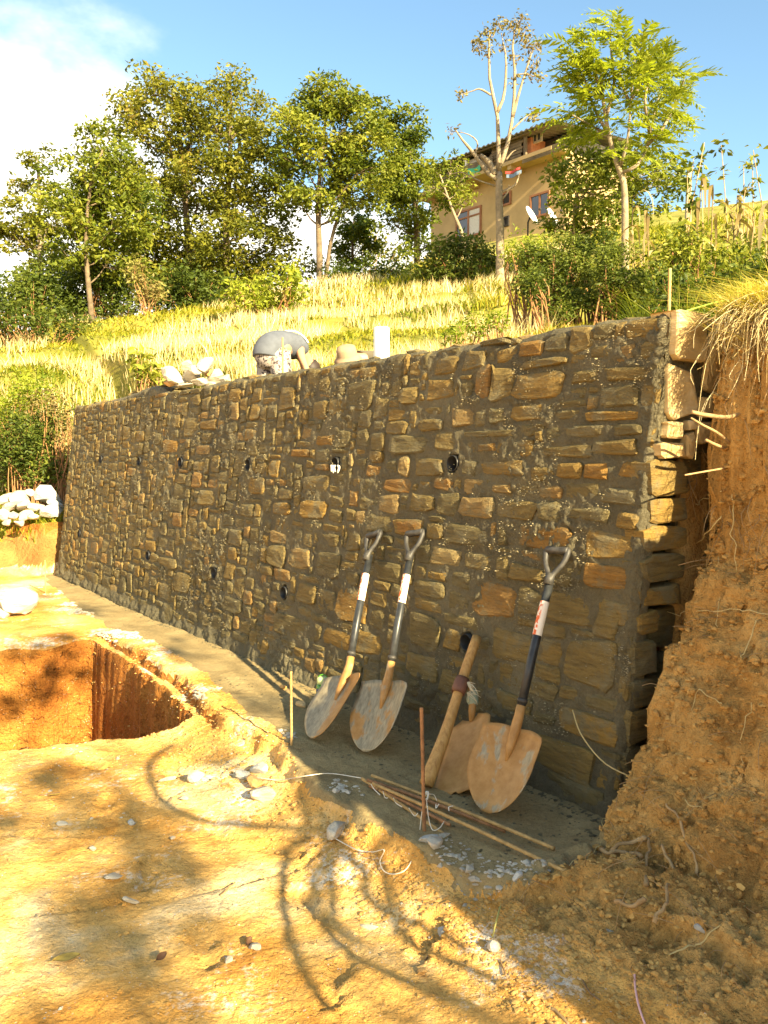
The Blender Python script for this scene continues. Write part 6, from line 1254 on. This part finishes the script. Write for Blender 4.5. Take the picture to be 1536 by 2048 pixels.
def stalk(px, label, mat, r, name, cat, lift=.03):
    P = []
    for i, (x, y) in enumerate(px):
        p = at_z(x, y, -.1)
        for _ in range(5): p = at_z(x, y, float(gz(p[0], p[1])) + r + lift * math.sin(math.pi * i / max(1, len(px) - 1)))
        P.append(p)
    mb = MB(); tube(mb, curve_pts(P, 14), r, 7); return tag(mb.build(name, M[mat], None), label, cat)
M['pink'] = simple('pink_plastic', (.70, .42, .40), .4, var=.05); M['stem'] = simple('yellow_green_stem', (.45, .42, .12), .8)
stalk([(1269, 1933), (1270, 1970), (1277, 2010), (1290, 2048)], 'pink plastic drinking straw lying on the bank foot', 'pink', .0035, 'drinking_straw', 'straw', .01)
stalk([(985, 1875), (992, 1845), (1003, 1805)], 'yellow green grass stem leaning over a white stone', 'stem', .003, 'grass_stem', 'stem', .05)
for i, (q, lb) in enumerate((([(1000, 1920), (1012, 1950)], 'short twig low on the dirt slope'), ([(655, 1920), (690, 1905), (700, 1895)], 'thin dry twig on the striped shade'), ([(905, 1850), (880, 1880), (850, 1920)], 'bent grass blade on the crumbled slope'), ([(80, 1590), (120, 1585)], 'thin twig near the pit edge'), ([(440, 1790), (470, 1765)], 'short dark twig on the bright dirt'), ([(1165, 1960), (1180, 1985), (1200, 2000)], 'brown twig near the pink straw'))): stalk(q, lb, 'rootdark', .0028, 'twig', 'twig', .006)
P = [at_y(1145, 1420, 3.62), at_y(1163, 1470, 3.5), at_y(1208, 1525, 3.38), at_y(1268, 1557, 3.3)]; mb = MB(); tube(mb, curve_pts(P, 14), .003, 5); tag(mb.build('straw_stem', M['straw'], None), 'yellow straw stem leaning across the gap at the wall foot', 'stem')

# undergrowth on the right, above the bank
shrub('undergrowth_bush', 'dark green undergrowth bush right behind the near wall corner', [(1330, 580, 36), (1375, 585, 38), (1310, 615, 28), (1410, 600, 36), (1350, 620, 26), (1440, 620, 28)], 6.6, 'leaf_dark', 0.9, .045, 'undergrowth above the bank', 81, .07, (.45, .25), depth=.2)
shrub('undergrowth_bush', 'dark green undergrowth bush at the right frame edge above the turf', [(1450, 575, 42), (1500, 590, 46), (1535, 555, 42), (1470, 620, 32), (1520, 620, 30)], 6.0, 'leaf_dark', 0.9, .05, 'undergrowth above the bank', 82, .07, (.6, .25), depth=.2)
shrub('undergrowth_bush', 'lighter green bush between maize and the near wall corner', [(1400, 520, 40), (1345, 520, 36), (1455, 520, 40), (1380, 490, 28), (1510, 515, 36), (1320, 545, 26)], 8.0, 'leaf_tree', 0.85, .055, 'undergrowth above the bank', 83, .08, (.75, .2), depth=.2)
def bigleaf():
    for i, (x, y, s) in enumerate(((1512, 606, .075), (1490, 590, .05))):
        P = at_y(x, y, 5.2); an = np.linspace(0, 2 * math.pi, 15)[:-1]; V = [P]; n = np.array([-.2, -.7, .6]); n /= np.linalg.norm(n); a, b = frame(n)
        V += [P + (a * math.cos(t) + b * math.sin(t)) * s * (1 + .22 * math.cos(5 * t)) - n * .012 for t in an]; mb = MB().add(V, None, [(0, 1 + k, 1 + (k + 1) % 14) for k in range(14)], .6)
        z = float(gz(P[0], P[1] + .1)); tube(mb, [P, P + [0, .05, -.1], np.array([P[0], P[1] + .1, z])], .003, 5); tag(mb.build('gourd_leaf', M['leaf_tree'], None), ['large lobed gourd leaf at the right edge under the green line', 'smaller lobed gourd leaf left of the large one'][i], 'leaf', 'gourd leaves')
bigleaf()

# ------------------------------------------------------------------ what shades the dug ground: added unseen loops over the bank, a leafy tree farther back
ARCS = [[(345, 1490), (305, 1520), (300, 1560), (325, 1600), (390, 1635), (480, 1650), (600, 1655), (700, 1648)], [(672, 2020), (620, 1965), (592, 1905), (574, 1850), (566, 1800), (572, 1740), (588, 1690), (615, 1666)],
        [(950, 2010), (880, 1990), (768, 1945), (692, 1900), (652, 1850), (634, 1795), (634, 1745), (650, 1698)], [(705, 1885), (676, 1850), (662, 1805), (662, 1745), (672, 1695)], [(930, 1900), (850, 1860), (775, 1825), (742, 1795), (728, 1745), (737, 1682)], [(1000, 1960), (920, 1930), (830, 1890), (790, 1850), (780, 1790)]]
for i, A in enumerate(ARCS):  # unseen loops added so their shadows draw curves on the dirt
    pts = []
    for k, (x, y) in enumerate(A):
        P = at_z(x, y, -.13)
        for _ in range(3): P = at_z(x, y, float(gz(P[0], P[1])))
        pts.append(P + SUN * ((4.8 if i == 0 else 3.6 + .1 * i) + .12 * math.sin(k)))
    u, w = -4.2 - .12 * i, .45; X, Y = uw_xy(u, w); rt = np.array([X, Y, float(gz(X, Y)) - .05]); pts += [(pts[-1] * .45 + rt * .55) + [0, 0, .35], rt]
    mb = MB(); C = curve_pts(pts, 60); tube(mb, C, np.linspace(.012, .014, 60) + .004, 7); tag(mb.build('arching_cane', M['bark'], None), ['lowest looping bare cane arching from the bank top', 'long single bare cane of wide sweep on the bank', 'bare cane with the widest bend on the bank', 'short bare cane inside the wide bend', 'bare cane of narrow bend nearest the wall', 'innermost bare cane of the arching clump'][i], 'cane', 'arching canes on the bank')
def shade_tree():
    g = np.random.default_rng(77); cl = []
    for x, y, r in [(75, 1550, .14), (15, 1640, .18), (240, 1600, .14), (285, 1690, .16), (340, 1745, .12), (225, 1850, .12), (160, 1825, .14), (60, 2005, .2), (150, 1640, .10), (430, 1520, .10), (320, 1860, .09), (300, 2000, .09)]: cl.append((at_z(x, y, -.13), r))
    for x, y, r in [(175, 1215, .12), (340, 1300, .09), (500, 1405, .09), (60, 1190, .14)]: cl.append((at_z(x, y, 0), r))
    for x, y, r in [(95, 1300, .22), (105, 1375, .2), (20, 1330, .12), (15, 1420, .16)]: cl.append((at_y(x, y, 7.15), r))
    C = [(p + SUN * g.uniform(13, 15), r) for p, r in cl]; m = np.mean([c for c, _ in C], 0); B = np.array([m[0] + .9, m[1] - .6, 0]); B[2] = float(gz(B[0], B[1])) - .1
    rt = empty('shade_tree', B, 'leafy tree casting dappled shade over the dug ground', 'tree'); tm = MB(); cm = MB(); tk = curve_pts([B, B + [-.1, .1, 1.6], m + [.5, -.3, -1.2]], 10); tube(tm, tk, np.linspace(.09, .03, 10), 8)
    for i, (c, r) in enumerate(C): leaves(cm, blob_centres(c, r, 10, 900 + i), int(420 * r), .07, .11, 950 + i); branch_to(tm, tk[6 + i % 4], c, .014, .004, i, sides=5)
    wpart(tm, 'trunk', M['bark'], rt); wpart(cm, 'crown', M['leaf_tree'], rt, smooth=False)
shade_tree()

# small things on the wall and ledge
M['scrap'] = simple('white_paper', (.62, .58, .48), .9, var=.1)
def scrap():
    P = on_wall(668, 938, .045); g = np.random.default_rng(3); mb = MB()
    for k in range(4):
        a = P + np.array([(k - 1.5) * .014, -.01, .012]); tube(mb, curve_pts([a + [0, .02, .012], a + g.normal(0, .004, 3), a + [0.004, -.012, -.03 - .008 * (k % 2)]], 6), [.005, .008, .009, .008, .007, .004], 6)
    tag(mb.build('paper_scrap', M['scrap'], None), 'crumpled white paper scrap stuck in an upper drain hole', 'paper')
scrap()
rock(602, 1409, .05, .028, .022, 'rockorange', 'orange clay lump on the ledge left of the water bottle', 760, name='clay_lump', cat='clay lump')
rock(566, 1375, .035, .02, .02, 'rockorange', 'small orange clay lump at the wall foot', 761, name='clay_lump', cat='clay lump')
